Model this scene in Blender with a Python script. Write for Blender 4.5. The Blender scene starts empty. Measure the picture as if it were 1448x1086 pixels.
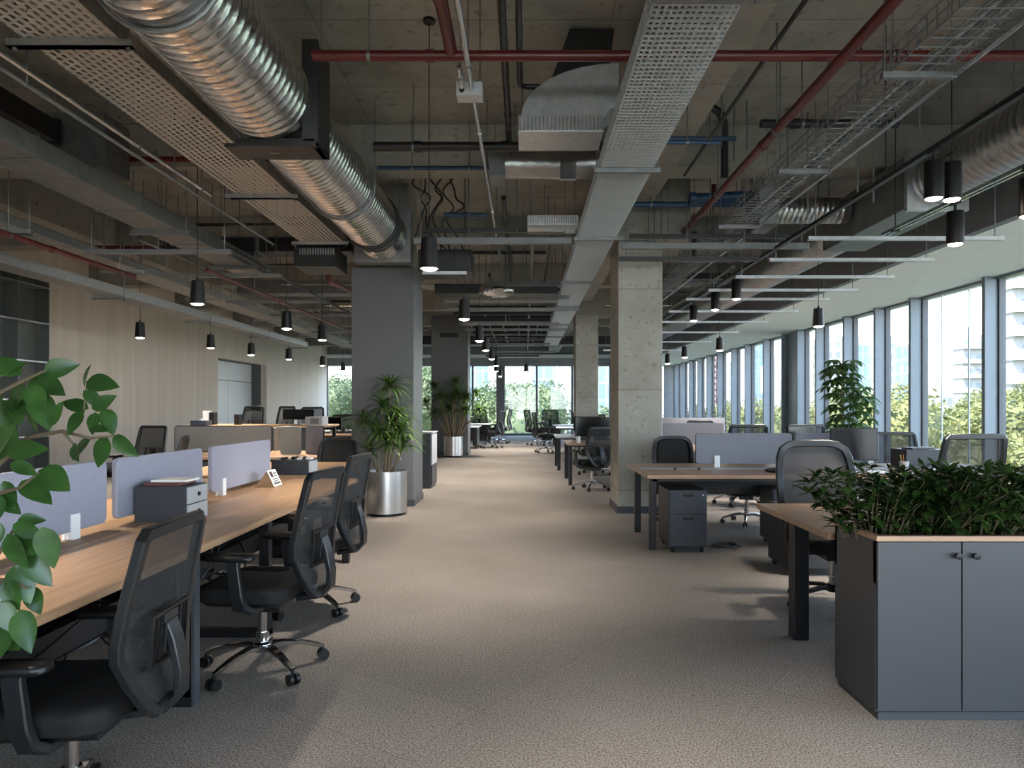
import bpy, math, random
from mathutils import Vector, Matrix
R = random.Random(7)
PI = math.pi
S = bpy.context.scene
COL = S.collection
HC = 1.38                      # eye height of the camera
SLAB = 4.5                     # underside of the concrete slab

def W(px, py, Y):              # photo pixel at a depth -> world point
    return Vector(((px - 742) * Y / 1000.0, Y, HC - (py - 575) * Y / 1000.0))

# ------------------------------------------------------------------ mesh building
class MB:
    def __init__(s): s.v = []; s.f = []
    def add(s, vs, fs):
        n = len(s.v); s.v += [tuple(v) for v in vs]; s.f += [tuple(i + n for i in f) for f in fs]; return s
    def box(s, x0, x1, y0, y1, z0, z1):
        return s.add([(x0,y0,z0),(x1,y0,z0),(x1,y1,z0),(x0,y1,z0),(x0,y0,z1),(x1,y0,z1),(x1,y1,z1),(x0,y1,z1)],
                     [(0,3,2,1),(4,5,6,7),(0,1,5,4),(1,2,6,5),(2,3,7,6),(3,0,4,7)])
    def taper(s, p0, p1, w0, h0, w1, h1, up=(0,0,1)):
        p0 = Vector(p0); p1 = Vector(p1); t = (p1-p0).normalized(); up = Vector(up)
        a = t.cross(up)
        if a.length < 1e-4: a = t.cross(Vector((1,0,0)))
        a.normalize(); b = a.cross(t).normalized(); vs = []
        for p, w, h in ((p0,w0,h0),(p1,w1,h1)):
            vs += [p-a*w/2-b*h/2, p+a*w/2-b*h/2, p+a*w/2+b*h/2, p-a*w/2+b*h/2]
        return s.add(vs, [(0,1,2,3),(7,6,5,4),(0,4,5,1),(1,5,6,2),(2,6,7,3),(3,7,4,0)])
    def tube(s, pts, r, n=8, caps=True, closed=False):
        pts = [Vector(p) for p in pts]; m = len(pts)
        rs = r if isinstance(r, (list, tuple)) else [r]*m
        vs = []; prev = None
        for i, p in enumerate(pts):
            if closed: t = pts[(i+1) % m] - pts[i-1]
            else: t = pts[min(i+1, m-1)] - pts[max(i-1, 0)]
            t = t.normalized() if t.length > 1e-9 else Vector((0,0,1))
            if prev is None:
                a = t.cross(Vector((0,0,1)))
                if a.length < 1e-3: a = t.cross(Vector((1,0,0)))
            else: a = prev - t * prev.dot(t)
            a.normalize(); prev = a; b = t.cross(a)
            for k in range(n):
                g = 2*PI*k/n; vs.append(p + (a*math.cos(g) + b*math.sin(g)) * rs[i])
        fs = []
        for i in range(m if closed else m-1):
            j = (i+1) % m
            for k in range(n):
                l = (k+1) % n; fs.append((i*n+k, i*n+l, j*n+l, j*n+k))
        if caps and not closed: fs += [tuple(range(n-1, -1, -1)), tuple(range((m-1)*n, m*n))]
        return s.add(vs, fs)
    def cyl(s, p0, p1, r0, r1=None, n=12, caps=True):
        return s.tube([p0, p1], [r0, r0 if r1 is None else r1], n, caps)
    def lathe(s, prof, c=(0,0,0), n=24):
        c = Vector(c); m = len(prof); vs = []
        for r, z in prof:
            for k in range(n): vs.append((c.x + r*math.cos(2*PI*k/n), c.y + r*math.sin(2*PI*k/n), c.z + z))
        fs = [(i*n+k, i*n+(k+1) % n, (i+1)*n+(k+1) % n, (i+1)*n+k) for i in range(m-1) for k in range(n)]
        return s.add(vs, fs)
    def loft(s, rings, caps=True):
        n = len(rings[0]); vs = [p for r in rings for p in r]; m = len(rings)
        fs = [(i*n+k, i*n+(k+1) % n, (i+1)*n+(k+1) % n, (i+1)*n+k) for i in range(m-1) for k in range(n)]
        if caps: fs += [tuple(range(n-1, -1, -1)), tuple(range((m-1)*n, m*n))]
        return s.add(vs, fs)
    def sweep(s, pts, nrm, w, t, closed=False):      # flat bar: w across the path, t along nrm
        pts = [Vector(p) for p in pts]; m = len(pts); N0 = Vector(nrm); rings = []
        for i, p in enumerate(pts):
            a = pts[i-1] if (closed or i) else p
            b = pts[(i+1) % m] if (closed or i < m-1) else p
            T = (b-a).normalized(); N = (N0 - T*N0.dot(T)).normalized(); A = T.cross(N)
            ww = w[i] if isinstance(w, (list, tuple)) else w
            c = .3; h = ww/2; d = t/2; e = min(h, d)*c
            rings.append([p + A*x + N*y for x, y in ((-h+e,-d),(h-e,-d),(h,-d+e),(h,d-e),(h-e,d),(-h+e,d),(-h,d-e),(-h,-d+e))])
        if closed: rings.append(rings[0])
        return s.loft(rings, not closed)
    def grid(s, rows):
        m = len(rows); n = len(rows[0])
        return s.add([p for r in rows for p in r], [(i*n+k, i*n+k+1, (i+1)*n+k+1, (i+1)*n+k) for i in range(m-1) for k in range(n-1)])
    def build(s, name, m, parent=None, smooth=30, bevel=0, world=False, thick=0, origin=None):
        me = bpy.data.meshes.new(name)
        o = Vector((0,0,0))
        if parent is not None and world:
            o = Vector(parent.location)
            if parent.parent: o = o + parent.parent.location
        if parent is None:
            if origin is not None: o = Vector(origin)
            else:
                xs = [v[0] for v in s.v]; ys = [v[1] for v in s.v]; zs = [v[2] for v in s.v]
                o = Vector(((min(xs)+max(xs))/2, (min(ys)+max(ys))/2, min(zs)))
        me.from_pydata([(v[0]-o.x, v[1]-o.y, v[2]-o.z) for v in s.v], [], s.f)
        me.update()
        if smooth:
            me.shade_smooth(); me.set_sharp_from_angle(angle=math.radians(smooth))
        me.materials.append(m)
        ob = bpy.data.objects.new(name, me); COL.objects.link(ob)
        if parent is not None: ob.parent = parent
        else: ob.location = o
        if thick:
            d = ob.modifiers.new('solid', 'SOLIDIFY'); d.thickness = thick; d.offset = 0
        if bevel:
            d = ob.modifiers.new('bevel', 'BEVEL'); d.width = bevel; d.segments = 2; d.limit_method = 'ANGLE'; d.angle_limit = math.radians(40)
        return ob

def tag(o, label, cat, group=None, kind=None):
    o['label'] = label; o['category'] = cat
    if group: o['group'] = group
    if kind: o['kind'] = kind
    return o
def thing(name, label, cat, loc=(0,0,0), rz=0, group=None, kind=None):
    o = bpy.data.objects.new(name, None); COL.objects.link(o); o.empty_display_size = .1
    o.location = loc; o.rotation_euler = (0,0,rz)
    return tag(o, label, cat, group, kind)
KIDS = {}
def kids(o):
    if o.name not in KIDS: KIDS[o.name] = [c for c in bpy.data.objects if c.parent == o]
    return KIDS[o.name]
def dup(root, loc, rz=0, label=None, group=None, scale=None):
    def cp(o, par):
        c = o.copy(); COL.objects.link(c)
        if par is not None: c.parent = par
        for ch in kids(o): cp(ch, c)
        return c
    r = cp(root, None); r.location = loc; r.rotation_euler = (0,0,rz)
    if label: r['label'] = label
    if group: r['group'] = group
    if scale: r.scale = scale
    return r
def rr(w, d, r, z=0, n=5, cx=0, cy=0):
    out = []
    for qx, qy, a0 in ((1,1,0),(-1,1,90),(-1,-1,180),(1,-1,270)):
        for k in range(n+1):
            a = math.radians(a0 + 90*k/n)
            out.append((cx+qx*(w/2-r)+r*math.cos(a), cy+qy*(d/2-r)+r*math.sin(a), z))
    return out
def spline(p, k=5):
    p = [Vector(q) for q in p]; out = []
    for i in range(len(p)-1):
        a, b, c, d = p[max(i-1,0)], p[i], p[i+1], p[min(i+2,len(p)-1)]
        for j in range(k):
            u = j/k; out.append(.5*((2*b)+(c-a)*u+(2*a-5*b+4*c-d)*u*u+(3*b-a-3*c+d)*u**3))
    return out + [p[-1]]
ORD = ['first','second','third','fourth','fifth','sixth','seventh','eighth','ninth','tenth','eleventh','twelfth','thirteenth','fourteenth','fifteenth','sixteenth','seventeenth','eighteenth','nineteenth','twentieth']

# ------------------------------------------------------------------ materials
def nodes(name):
    m = bpy.data.materials.new(name); m.use_nodes = True; nt = m.node_tree
    return m, nt, nt.nodes['Principled BSDF'], nt.nodes['Material Output']
def c4(c, k=1): return (min(c[0]*k,1), min(c[1]*k,1), min(c[2]*k,1), 1)
def mat(name, col, rough=.5, metal=0., var=0., vs=4., stretch=None, bump=0., bs=60., spec=.5, col2=None, detail=4, bstretch=None):
    m, nt, b, out = nodes(name)
    b.inputs['Base Color'].default_value = c4(col); b.inputs['Roughness'].default_value = rough
    b.inputs['Metallic'].default_value = metal; b.inputs['Specular IOR Level'].default_value = spec
    tc = nt.nodes.new('ShaderNodeTexCoord')
    def noise(sc, st, det):
        n = nt.nodes.new('ShaderNodeTexNoise'); n.inputs['Scale'].default_value = sc; n.inputs['Detail'].default_value = det
        mp = nt.nodes.new('ShaderNodeMapping')
        if st: mp.inputs['Scale'].default_value = st
        nt.links.new(tc.outputs['Object'], mp.inputs[0]); nt.links.new(mp.outputs[0], n.inputs['Vector']); return n
    if var or col2:
        n = noise(vs, stretch, detail); r = nt.nodes.new('ShaderNodeValToRGB')
        r.color_ramp.elements[0].position = .3; r.color_ramp.elements[1].position = .7
        r.color_ramp.elements[0].color = c4(col, 1-var); r.color_ramp.elements[1].color = c4(col2 or col, 1+var)
        nt.links.new(n.outputs['Fac'], r.inputs[0]); nt.links.new(r.outputs[0], b.inputs['Base Color'])
    if bump:
        n = noise(bs, bstretch or stretch, 3); bp = nt.nodes.new('ShaderNodeBump'); bp.inputs['Strength'].default_value = bump; bp.inputs['Distance'].default_value = .02
        nt.links.new(n.outputs['Fac'], bp.inputs['Height']); nt.links.new(bp.outputs[0], b.inputs['Normal'])
    return m
M = {}
M['black'] = mat('black_plastic', (.0055,.0055,.006), .40, var=.15, spec=.4)
M['frame'] = mat('chair_plastic', (.0085,.0095,.011), .34, spec=.5)
M['seat'] = mat('seat_fabric', (.0065,.0062,.006), .75, spec=.3, bump=.15, bs=300)
M['leather'] = mat('dark_leather', (.008,.0075,.007), .5, spec=.35, bump=.1, bs=120)
M['chrome'] = mat('chrome', (.62,.62,.63), .13, 1.)
M['wood'] = mat('oak_laminate', (.38,.225,.120), .36, var=.14, vs=3, stretch=(14,.8,14), col2=(.43,.265,.15), bump=.03, bs=8)
M['woodx'] = mat('oak_laminate_cross', (.36,.215,.125), .38, var=.14, vs=3, stretch=(.8,14,14), col2=(.40,.245,.15), bump=.03, bs=8)
M['edge'] = mat('oak_edge', (.33,.195,.105), .5, var=.1, vs=20)
M['dgrey'] = mat('dark_grey_lacquer', (.042,.047,.054), .42, var=.04)
M['ped'] = mat('pedestal_grey', (.034,.037,.044), .45)
M['cab'] = mat('graphite_laminate', (.041,.0445,.050), .40, var=.05, vs=2)
M['steel'] = mat('black_steel', (.007,.007,.008), .42, spec=.4)
M['screen'] = mat('felt_screen_lilac_grey', (.265,.27,.335), .95, var=.06, vs=90, bump=.12, bs=400)
M['screen2'] = mat('felt_screen_grey', (.20,.205,.24), .95, var=.06, vs=90, bump=.12, bs=400)
M['screen3'] = mat('felt_screen_warm_grey', (.26,.26,.25), .95, var=.06, vs=90)
M['white'] = mat('white_plastic', (.75,.76,.77), .4)
M['lgrey'] = mat('light_grey_metal', (.42,.43,.45), .4)
M['paper'] = mat('paper', (.78,.76,.72), .85)
M['red'] = mat('red_pipe_paint', (.085,.006,.007), .35, var=.15, vs=6)
M['blue'] = mat('blue_pipe_paint', (.016,.055,.12), .42, var=.15, vs=6)
M['bpipe'] = mat('black_pipe', (.009,.009,.010), .4, var=.2, vs=6)
M['gpipe'] = mat('grey_pipe', (.16,.165,.17), .45, var=.15, vs=5)
M['galv'] = mat('galvanised_steel', (.50,.51,.52), .36, .95, var=.12, vs=18, bump=.04, bs=30)
M['meshw'] = mat('bright_mesh_wire', (.55,.56,.57), .38, .7)
M['galvd'] = mat('dull_galvanised_steel', (.21,.215,.22), .5, .7, var=.15, vs=9)
M['silver'] = mat('silver_conduit', (.62,.63,.64), .25, 1.)
M['foil'] = mat('foil_duct', (.62,.62,.62), .24, 1., var=.06, vs=12, bump=.35, bs=13)
M['foild'] = mat('dull_foil_duct', (.42,.42,.42), .33, 1., var=.08, vs=10, bump=.25, bs=14)
M['ductd'] = mat('dark_duct_sheet', (.026,.026,.027), .45, .4, var=.2, vs=4)
M['brushed'] = mat('brushed_stainless', (.60,.60,.59), .28, 1., bump=.02, bs=40, stretch=(1,1,60))
M['soil'] = mat('soil', (.035,.024,.016), .95, var=.4, vs=40, bump=.6, bs=60)
M['stem'] = mat('plant_stem', (.20,.15,.085), .7, var=.25, vs=30)
M['twig'] = mat('twig', (.10,.075,.04), .7)
M['colgrey'] = mat('painted_column_grey', (.105,.107,.112), .55, var=.04, vs=2, bump=.03, bs=60)
M['fascia'] = mat('fascia_grey', (.15,.155,.165), .6, var=.12, vs=2.5)
M['soffit'] = mat('white_soffit', (.80,.79,.76), .85, var=.03)
M['mull'] = mat('mullion_blue_grey', (.155,.18,.205), .42, .15, var=.04, vs=1.5)
M['mulld'] = mat('dark_window_frame', (.06,.065,.07), .45)
M['band'] = mat('grey_wall_paint', (.22,.22,.225), .7, var=.05)
M['door'] = mat('white_door_panel', (.62,.64,.64), .45)
M['tablet'] = mat('dark_glass_screen', (.006,.006,.008), .12)
M['yellow'] = mat('yellow_cable', (.45,.34,.02), .5)
M['orange'] = mat('orange_cable', (.50,.10,.01), .5)
M['cablegrey'] = mat('grey_cable', (.30,.30,.31), .5)
M['binder'] = mat('navy_binder', (.03,.06,.12), .5)
M['shelfback'] = mat('smoked_shelf_back', (.12,.13,.12), .3)
M['deepwin'] = mat('tower_glass', (.20,.25,.30), .25)

def concrete(name, col, dark, board, vs=1.1):
    m, nt, b, out = nodes(name); L = nt.links.new
    b.inputs['Roughness'].default_value = .9
    tc = nt.nodes.new('ShaderNodeTexCoord')
    n1 = nt.nodes.new('ShaderNodeTexNoise'); n1.inputs['Scale'].default_value = vs; n1.inputs['Detail'].default_value = 9; n1.inputs['Roughness'].default_value = .65
    L(tc.outputs['Object'], n1.inputs['Vector'])
    r1 = nt.nodes.new('ShaderNodeValToRGB'); r1.color_ramp.elements[0].position = .32; r1.color_ramp.elements[1].position = .68
    r1.color_ramp.elements[0].color = c4(dark); r1.color_ramp.elements[1].color = c4(col); L(n1.outputs['Fac'], r1.inputs[0])
    n2 = nt.nodes.new('ShaderNodeTexNoise'); n2.inputs['Scale'].default_value = vs*9; n2.inputs['Detail'].default_value = 6
    L(tc.outputs['Object'], n2.inputs['Vector'])
    r2 = nt.nodes.new('ShaderNodeValToRGB'); r2.color_ramp.elements[0].position = .30; r2.color_ramp.elements[1].position = .42
    r2.color_ramp.elements[0].color = (.55,.54,.52,1); r2.color_ramp.elements[1].color = (1,1,1,1); L(n2.outputs['Fac'], r2.inputs[0])
    mx = nt.nodes.new('ShaderNodeMixRGB'); mx.blend_type = 'MULTIPLY'; mx.inputs[0].default_value = .8
    L(r1.outputs[0], mx.inputs[1]); L(r2.outputs[0], mx.inputs[2])
    br = nt.nodes.new('ShaderNodeTexBrick'); br.inputs['Scale'].default_value = 1.; br.offset = 0
    br.inputs['Brick Width'].default_value = board[0]; br.inputs['Row Height'].default_value = board[1]; br.inputs['Mortar Size'].default_value = .008
    br.inputs['Color1'].default_value = (1,1,1,1); br.inputs['Color2'].default_value = (.88,.88,.87,1); br.inputs['Mortar'].default_value = (.55,.55,.53,1)
    mp = nt.nodes.new('ShaderNodeMapping'); mp.inputs['Rotation'].default_value = board[2]; mp.inputs['Location'].default_value = (4.1,.3,0)
    L(tc.outputs['Object'], mp.inputs[0]); L(mp.outputs[0], br.inputs['Vector'])
    m2 = nt.nodes.new('ShaderNodeMixRGB'); m2.blend_type = 'MULTIPLY'; m2.inputs[0].default_value = .75
    L(mx.outputs[0], m2.inputs[1]); L(br.outputs['Color'], m2.inputs[2]); L(m2.outputs[0], b.inputs['Base Color'])
    bp = nt.nodes.new('ShaderNodeBump'); bp.inputs['Strength'].default_value = .25; bp.inputs['Distance'].default_value = .02
    L(n2.outputs['Fac'], bp.inputs['Height']); L(bp.outputs[0], b.inputs['Normal'])
    return m
M['slab'] = concrete('slab_concrete', (.37,.355,.315), (.22,.21,.185), (2.4,1.2,(0,0,0)))
M['beam'] = concrete('beam_concrete', (.34,.325,.29), (.22,.21,.185), (3.,9.,(0,0,0)))
M['column'] = concrete('column_concrete', (.40,.385,.34), (.27,.255,.22), (9.,1.3,(PI/2,0,0)), 1.6)

def carpet():
    m, nt, b, out = nodes('carpet_tiles'); L = nt.links.new
    b.inputs['Roughness'].default_value = 1.; b.inputs['Specular IOR Level'].default_value = .1
    tc = nt.nodes.new('ShaderNodeTexCoord'); mp = nt.nodes.new('ShaderNodeMapping'); mp.inputs['Rotation'].default_value = (0,0,math.radians(35))
    L(tc.outputs['Object'], mp.inputs[0])
    br = nt.nodes.new('ShaderNodeTexBrick'); br.offset = 0; br.inputs['Scale'].default_value = 1.; br.inputs['Brick Width'].default_value = 1.; br.inputs['Row Height'].default_value = .5
    br.inputs['Mortar Size'].default_value = .006; br.inputs['Color1'].default_value = (1,1,1,1); br.inputs['Color2'].default_value = (.90,.90,.91,1); br.inputs['Mortar'].default_value = (.84,.83,.82,1)
    L(mp.outputs[0], br.inputs['Vector'])
    n1 = nt.nodes.new('ShaderNodeTexNoise'); n1.inputs['Scale'].default_value = 120; n1.inputs['Detail'].default_value = 3
    n2 = nt.nodes.new('ShaderNodeTexNoise'); n2.inputs['Scale'].default_value = .9; n2.inputs['Detail'].default_value = 6
    L(tc.outputs['Object'], n1.inputs['Vector']); L(tc.outputs['Object'], n2.inputs['Vector'])
    r1 = nt.nodes.new('ShaderNodeValToRGB'); r1.color_ramp.elements[0].position = .35; r1.color_ramp.elements[1].position = .65
    r1.color_ramp.elements[0].color = (.10,.089,.078,1); r1.color_ramp.elements[1].color = (.31,.283,.258,1); L(n1.outputs['Fac'], r1.inputs[0])
    r2 = nt.nodes.new('ShaderNodeValToRGB'); r2.color_ramp.elements[0].position = .3; r2.color_ramp.elements[1].position = .7
    r2.color_ramp.elements[0].color = (.88,.86,.83,1); r2.color_ramp.elements[1].color = (1.08,1.06,1.05,1); L(n2.outputs['Fac'], r2.inputs[0])
    a = nt.nodes.new('ShaderNodeMixRGB'); a.blend_type = 'MULTIPLY'; a.inputs[0].default_value = 1
    c = nt.nodes.new('ShaderNodeMixRGB'); c.blend_type = 'MULTIPLY'; c.inputs[0].default_value = .75
    L(r1.outputs[0], a.inputs[1]); L(r2.outputs[0], a.inputs[2]); L(a.outputs[0], c.inputs[1]); L(br.outputs[0], c.inputs[2]); L(c.outputs[0], b.inputs['Base Color'])
    bp = nt.nodes.new('ShaderNodeBump'); bp.inputs['Strength'].default_value = .5; bp.inputs['Distance'].default_value = .01
    L(n1.outputs['Fac'], bp.inputs['Height']); L(bp.outputs[0], b.inputs['Normal'])
    return m
M['carpet'] = carpet()

def beige():
    m, nt, b, out = nodes('beige_panelled_wall'); L = nt.links.new; b.inputs['Roughness'].default_value = .8
    tc = nt.nodes.new('ShaderNodeTexCoord'); mp = nt.nodes.new('ShaderNodeMapping'); mp.inputs['Scale'].default_value = (1,1.6,.06)
    n = nt.nodes.new('ShaderNodeTexNoise'); n.inputs['Scale'].default_value = 3; n.inputs['Detail'].default_value = 5
    L(tc.outputs['Object'], mp.inputs[0]); L(mp.outputs[0], n.inputs['Vector'])
    r = nt.nodes.new('ShaderNodeValToRGB'); r.color_ramp.elements[0].position = .3; r.color_ramp.elements[1].position = .7
    r.color_ramp.elements[0].color = (.56,.485,.41,1); r.color_ramp.elements[1].color = (.64,.57,.49,1)
    L(n.outputs['Fac'], r.inputs[0]); L(r.outputs[0], b.inputs['Base Color']); return m
M['beige'] = beige()

def see_through(name, col, fac, rough=.7, pitch=None):      # woven mesh: part thread, part gap
    m, nt, b, out = nodes(name); L = nt.links.new
    b.inputs['Base Color'].default_value = c4(col); b.inputs['Roughness'].default_value = rough
    t = nt.nodes.new('ShaderNodeBsdfTransparent'); mx = nt.nodes.new('ShaderNodeMixShader'); mx.inputs[0].default_value = fac
    L(t.outputs[0], mx.inputs[1]); L(b.outputs[0], mx.inputs[2]); L(mx.outputs[0], out.inputs[0]); return m
M['mesh'] = see_through('chair_mesh', (.013,.0135,.0145), .80)
M['meshl'] = see_through('chair_mesh_taupe', (.062,.057,.056), .86)

def perforated(name, col, px, py, hx, hy, metal=.7):         # staggered slots cut in sheet metal
    m, nt, b, out = nodes(name); L = nt.links.new
    b.inputs['Base Color'].default_value = c4(col); b.inputs['Roughness'].default_value = .5; b.inputs['Metallic'].default_value = metal
    tc = nt.nodes.new('ShaderNodeTexCoord'); sp = nt.nodes.new('ShaderNodeSeparateXYZ'); L(tc.outputs['Object'], sp.inputs[0])
    def mth(op, a, v=None, w=None):
        n = nt.nodes.new('ShaderNodeMath'); n.operation = op
        for i, q in enumerate((a, v, w)):
            if q is None: continue
            if isinstance(q, (int, float)): n.inputs[i].default_value = q
            else: L(q, n.inputs[i])
        return n.outputs[0]
    u = mth('DIVIDE', sp.outputs[0], px); row = mth('FLOOR', u)
    odd = mth('MULTIPLY', mth('FLOORED_MODULO', row, 2), .5)
    fu = mth('SUBTRACT', mth('FRACT', u), .5)
    v = mth('ADD', mth('DIVIDE', sp.outputs[1], py), odd); fv = mth('SUBTRACT', mth('FRACT', v), .5)
    eu = mth('POWER', mth('ABSOLUTE', mth('MULTIPLY', fu, px/hx)), 2.); ev = mth('POWER', mth('ABSOLUTE', mth('MULTIPLY', fv, py/hy)), 4.)
    solid = mth('GREATER_THAN', mth('ADD', eu, ev), 1.)
    t = nt.nodes.new('ShaderNodeBsdfTransparent'); mx = nt.nodes.new('ShaderNodeMixShader')
    L(solid, mx.inputs[0]); L(t.outputs[0], mx.inputs[1]); L(b.outputs[0], mx.inputs[2]); L(mx.outputs[0], out.inputs[0]); return m
M['perf'] = perforated('perforated_galvanised', (.46,.46,.44), .050, .062, .0125, .023, .5)

def glass():
    m, nt, b, out = nodes('window_glass'); L = nt.links.new
    t = nt.nodes.new('ShaderNodeBsdfTransparent'); t.inputs[0].default_value = (.93,.96,.97,1)
    g = nt.nodes.new('ShaderNodeBsdfGlossy'); g.inputs['Roughness'].default_value = .02
    lw = nt.nodes.new('ShaderNodeLayerWeight'); lw.inputs[0].default_value = .5
    p = nt.nodes.new('ShaderNodeMath'); p.operation = 'POWER'; p.inputs[1].default_value = 5; L(lw.outputs['Facing'], p.inputs[0])
    q = nt.nodes.new('ShaderNodeMath'); q.operation = 'MULTIPLY_ADD'; q.inputs[1].default_value = .6; q.inputs[2].default_value = .04; L(p.outputs[0], q.inputs[0])
    mx = nt.nodes.new('ShaderNodeMixShader'); L(q.outputs[0], mx.inputs[0]); L(t.outputs[0], mx.inputs[1]); L(g.outputs[0], mx.inputs[2]); L(mx.outputs[0], out.inputs[0]); return m
M['glass'] = glass()
def emit(name, col, k):
    m, nt, b, out = nodes(name); e = nt.nodes.new('ShaderNodeEmission'); e.inputs[0].default_value = c4(col); e.inputs[1].default_value = k
    nt.links.new(e.outputs[0], out.inputs[0]); return m
M['bulb'] = emit('lamp_glow', (1,.86,.66), 14)
def leafmat(name, a, b2, rough=.4, trans=.25, vs=8):
    m, nt, b, out = nodes(name); L = nt.links.new; b.inputs['Roughness'].default_value = rough
    tc = nt.nodes.new('ShaderNodeTexCoord'); n = nt.nodes.new('ShaderNodeTexNoise'); n.inputs['Scale'].default_value = vs; L(tc.outputs['Object'], n.inputs['Vector'])
    r = nt.nodes.new('ShaderNodeValToRGB'); r.color_ramp.elements[0].position = .35; r.color_ramp.elements[1].position = .65
    r.color_ramp.elements[0].color = c4(a); r.color_ramp.elements[1].color = c4(b2); L(n.outputs['Fac'], r.inputs[0]); L(r.outputs[0], b.inputs['Base Color'])
    t = nt.nodes.new('ShaderNodeBsdfTranslucent'); L(r.outputs[0], t.inputs[0])
    mx = nt.nodes.new('ShaderNodeMixShader'); mx.inputs[0].default_value = trans
    L(b.outputs[0], mx.inputs[1]); L(t.outputs[0], mx.inputs[2]); L(mx.outputs[0], out.inputs[0]); return m
M['ficus'] = leafmat('ficus_leaf', (.018,.052,.011), (.04,.098,.02), .28, .22, 14)
M['shrub'] = leafmat('shrub_leaf', (.012,.032,.008), (.05,.095,.02), .26, .2, 9)
M['drac'] = leafmat('dracaena_leaf', (.045,.11,.018), (.13,.24,.045), .36, .25, 6)
M['scheff'] = leafmat('schefflera_leaf', (.04,.09,.025), (.09,.17,.045), .35, .3, 6)
M['tree'] = leafmat('tree_leaf', (.085,.09,.025), (.18,.17,.05), .7, .3, .35)
M['tree2'] = leafmat('tree_leaf_cool', (.065,.09,.035), (.125,.15,.065), .7, .3, .35)
M['bark'] = mat('bark', (.10,.08,.06), .9, var=.3, vs=3)
M['ground'] = mat('city_ground', (.13,.14,.09), .95, var=.3, vs=.05)
def facade(name, wall, win, fh, bw, mort):
    m, nt, b, out = nodes(name); L = nt.links.new; b.inputs['Roughness'].default_value = .6
    tc = nt.nodes.new('ShaderNodeTexCoord'); sp = nt.nodes.new('ShaderNodeSeparateXYZ'); L(tc.outputs['Object'], sp.inputs[0])
    ad = nt.nodes.new('ShaderNodeMath'); L(sp.outputs[0], ad.inputs[0]); L(sp.outputs[1], ad.inputs[1])
    cb = nt.nodes.new('ShaderNodeCombineXYZ'); L(ad.outputs[0], cb.inputs[0]); L(sp.outputs[2], cb.inputs[1])
    br = nt.nodes.new('ShaderNodeTexBrick'); br.offset = 0; br.inputs['Scale'].default_value = 1; br.inputs['Brick Width'].default_value = bw; br.inputs['Row Height'].default_value = fh; br.inputs['Mortar Size'].default_value = mort
    br.inputs['Mortar Smooth'].default_value = 0
    br.inputs['Color1'].default_value = c4(win); br.inputs['Color2'].default_value = c4(win, 1.3); br.inputs['Mortar'].default_value = c4(wall)
    L(cb.outputs[0], br.inputs['Vector']); L(br.outputs[0], b.inputs['Base Color']); return m
M['twhite'] = facade('white_tower', (.20,.195,.185), (.11,.115,.12), 3., 2.6, .55)
M['tcream'] = facade('cream_tower', (.20,.175,.15), (.125,.12,.115), 3., 3.1, .7)
M['tblue'] = facade('glass_tower', (.15,.17,.19), (.08,.115,.15), 3.6, 1.8, .22)
M['tplain'] = mat('tower_concrete', (.20,.195,.185), .7, var=.05, vs=.1)

# ================================================================== SETTING
XL, XR, YB, YF = -9.5, 7.26, -4.0, 34.0
def struct(name, mb, m, label, cat, parent=None, **k):
    o = mb.build(name, m, parent, **k)
    if parent is None: tag(o, label, cat, kind='structure')
    return o
struct('floor', MB().box(XL-.6, XR+.2, YB-.2, YF+.2, -.25, 0), M['carpet'], 'grey brown carpet tiled floor of the open office', 'floor', smooth=0, origin=(0,0,0))
struct('ceiling', MB().box(XL-.6, XR+.4, YB-.2, YF+.4, SLAB, SLAB+.3), M['slab'], 'raw concrete slab over the office', 'ceiling', smooth=0, origin=(0,0,SLAB))
# left wall with the recessed white panel
DY0, DY1, DZ = 21.9, 26.0, 2.9
w = MB().box(XL-.2, XL, YB, DY0, 0, SLAB).box(XL-.2, XL, DY1, YF, 0, SLAB).box(XL-.2, XL, DY0, DY1, DZ, SLAB)
struct('wall_left', w, M['beige'], 'beige wall along the left side of the office', 'wall', smooth=0, origin=(XL,0,0))
d = thing('door_1', 'white sliding panel door recessed in the beige left wall', 'door', (XL-.55,(DY0+DY1)/2,0), kind='structure')
MB().box(XL-.6, XL-.55, DY0, DY1, 0, 2.25).build('lower_panel', M['door'], d, world=True, smooth=0)
MB().box(XL-.62, XL-.6, DY0, DY1, 0, DZ).build('backing', M['colgrey'], d, world=True, smooth=0)
MB().box(XL-.6, XL-.55, DY0, DY1, 2.275, DZ).build('upper_panel', M['door'], d, world=True, smooth=0)
MB().box(XL-.6, XL-.201, DY1, DY1+.1, 0, DZ+.1).box(XL-.6, XL-.201, DY0-.1, DY0, 0, DZ+.1).box(XL-.6,XL-.201,DY0,DY1,DZ,DZ+.1).build('jamb', M['colgrey'], d, world=True, smooth=0)
MB().box(XL-.57, XL-.545, (DY0+DY1)/2-.012, (DY0+DY1)/2+.012, 0, 2.25).build('panel_joint', M['lgrey'], d, world=True, smooth=0)
struct('baseboard_left', MB().box(XL, XL+.02, 13.9, DY0, 0, .1).box(XL, XL+.02, DY1, YF, 0, .1), M['colgrey'], 'dark skirting along the beige left wall', 'skirting', smooth=0)
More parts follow.
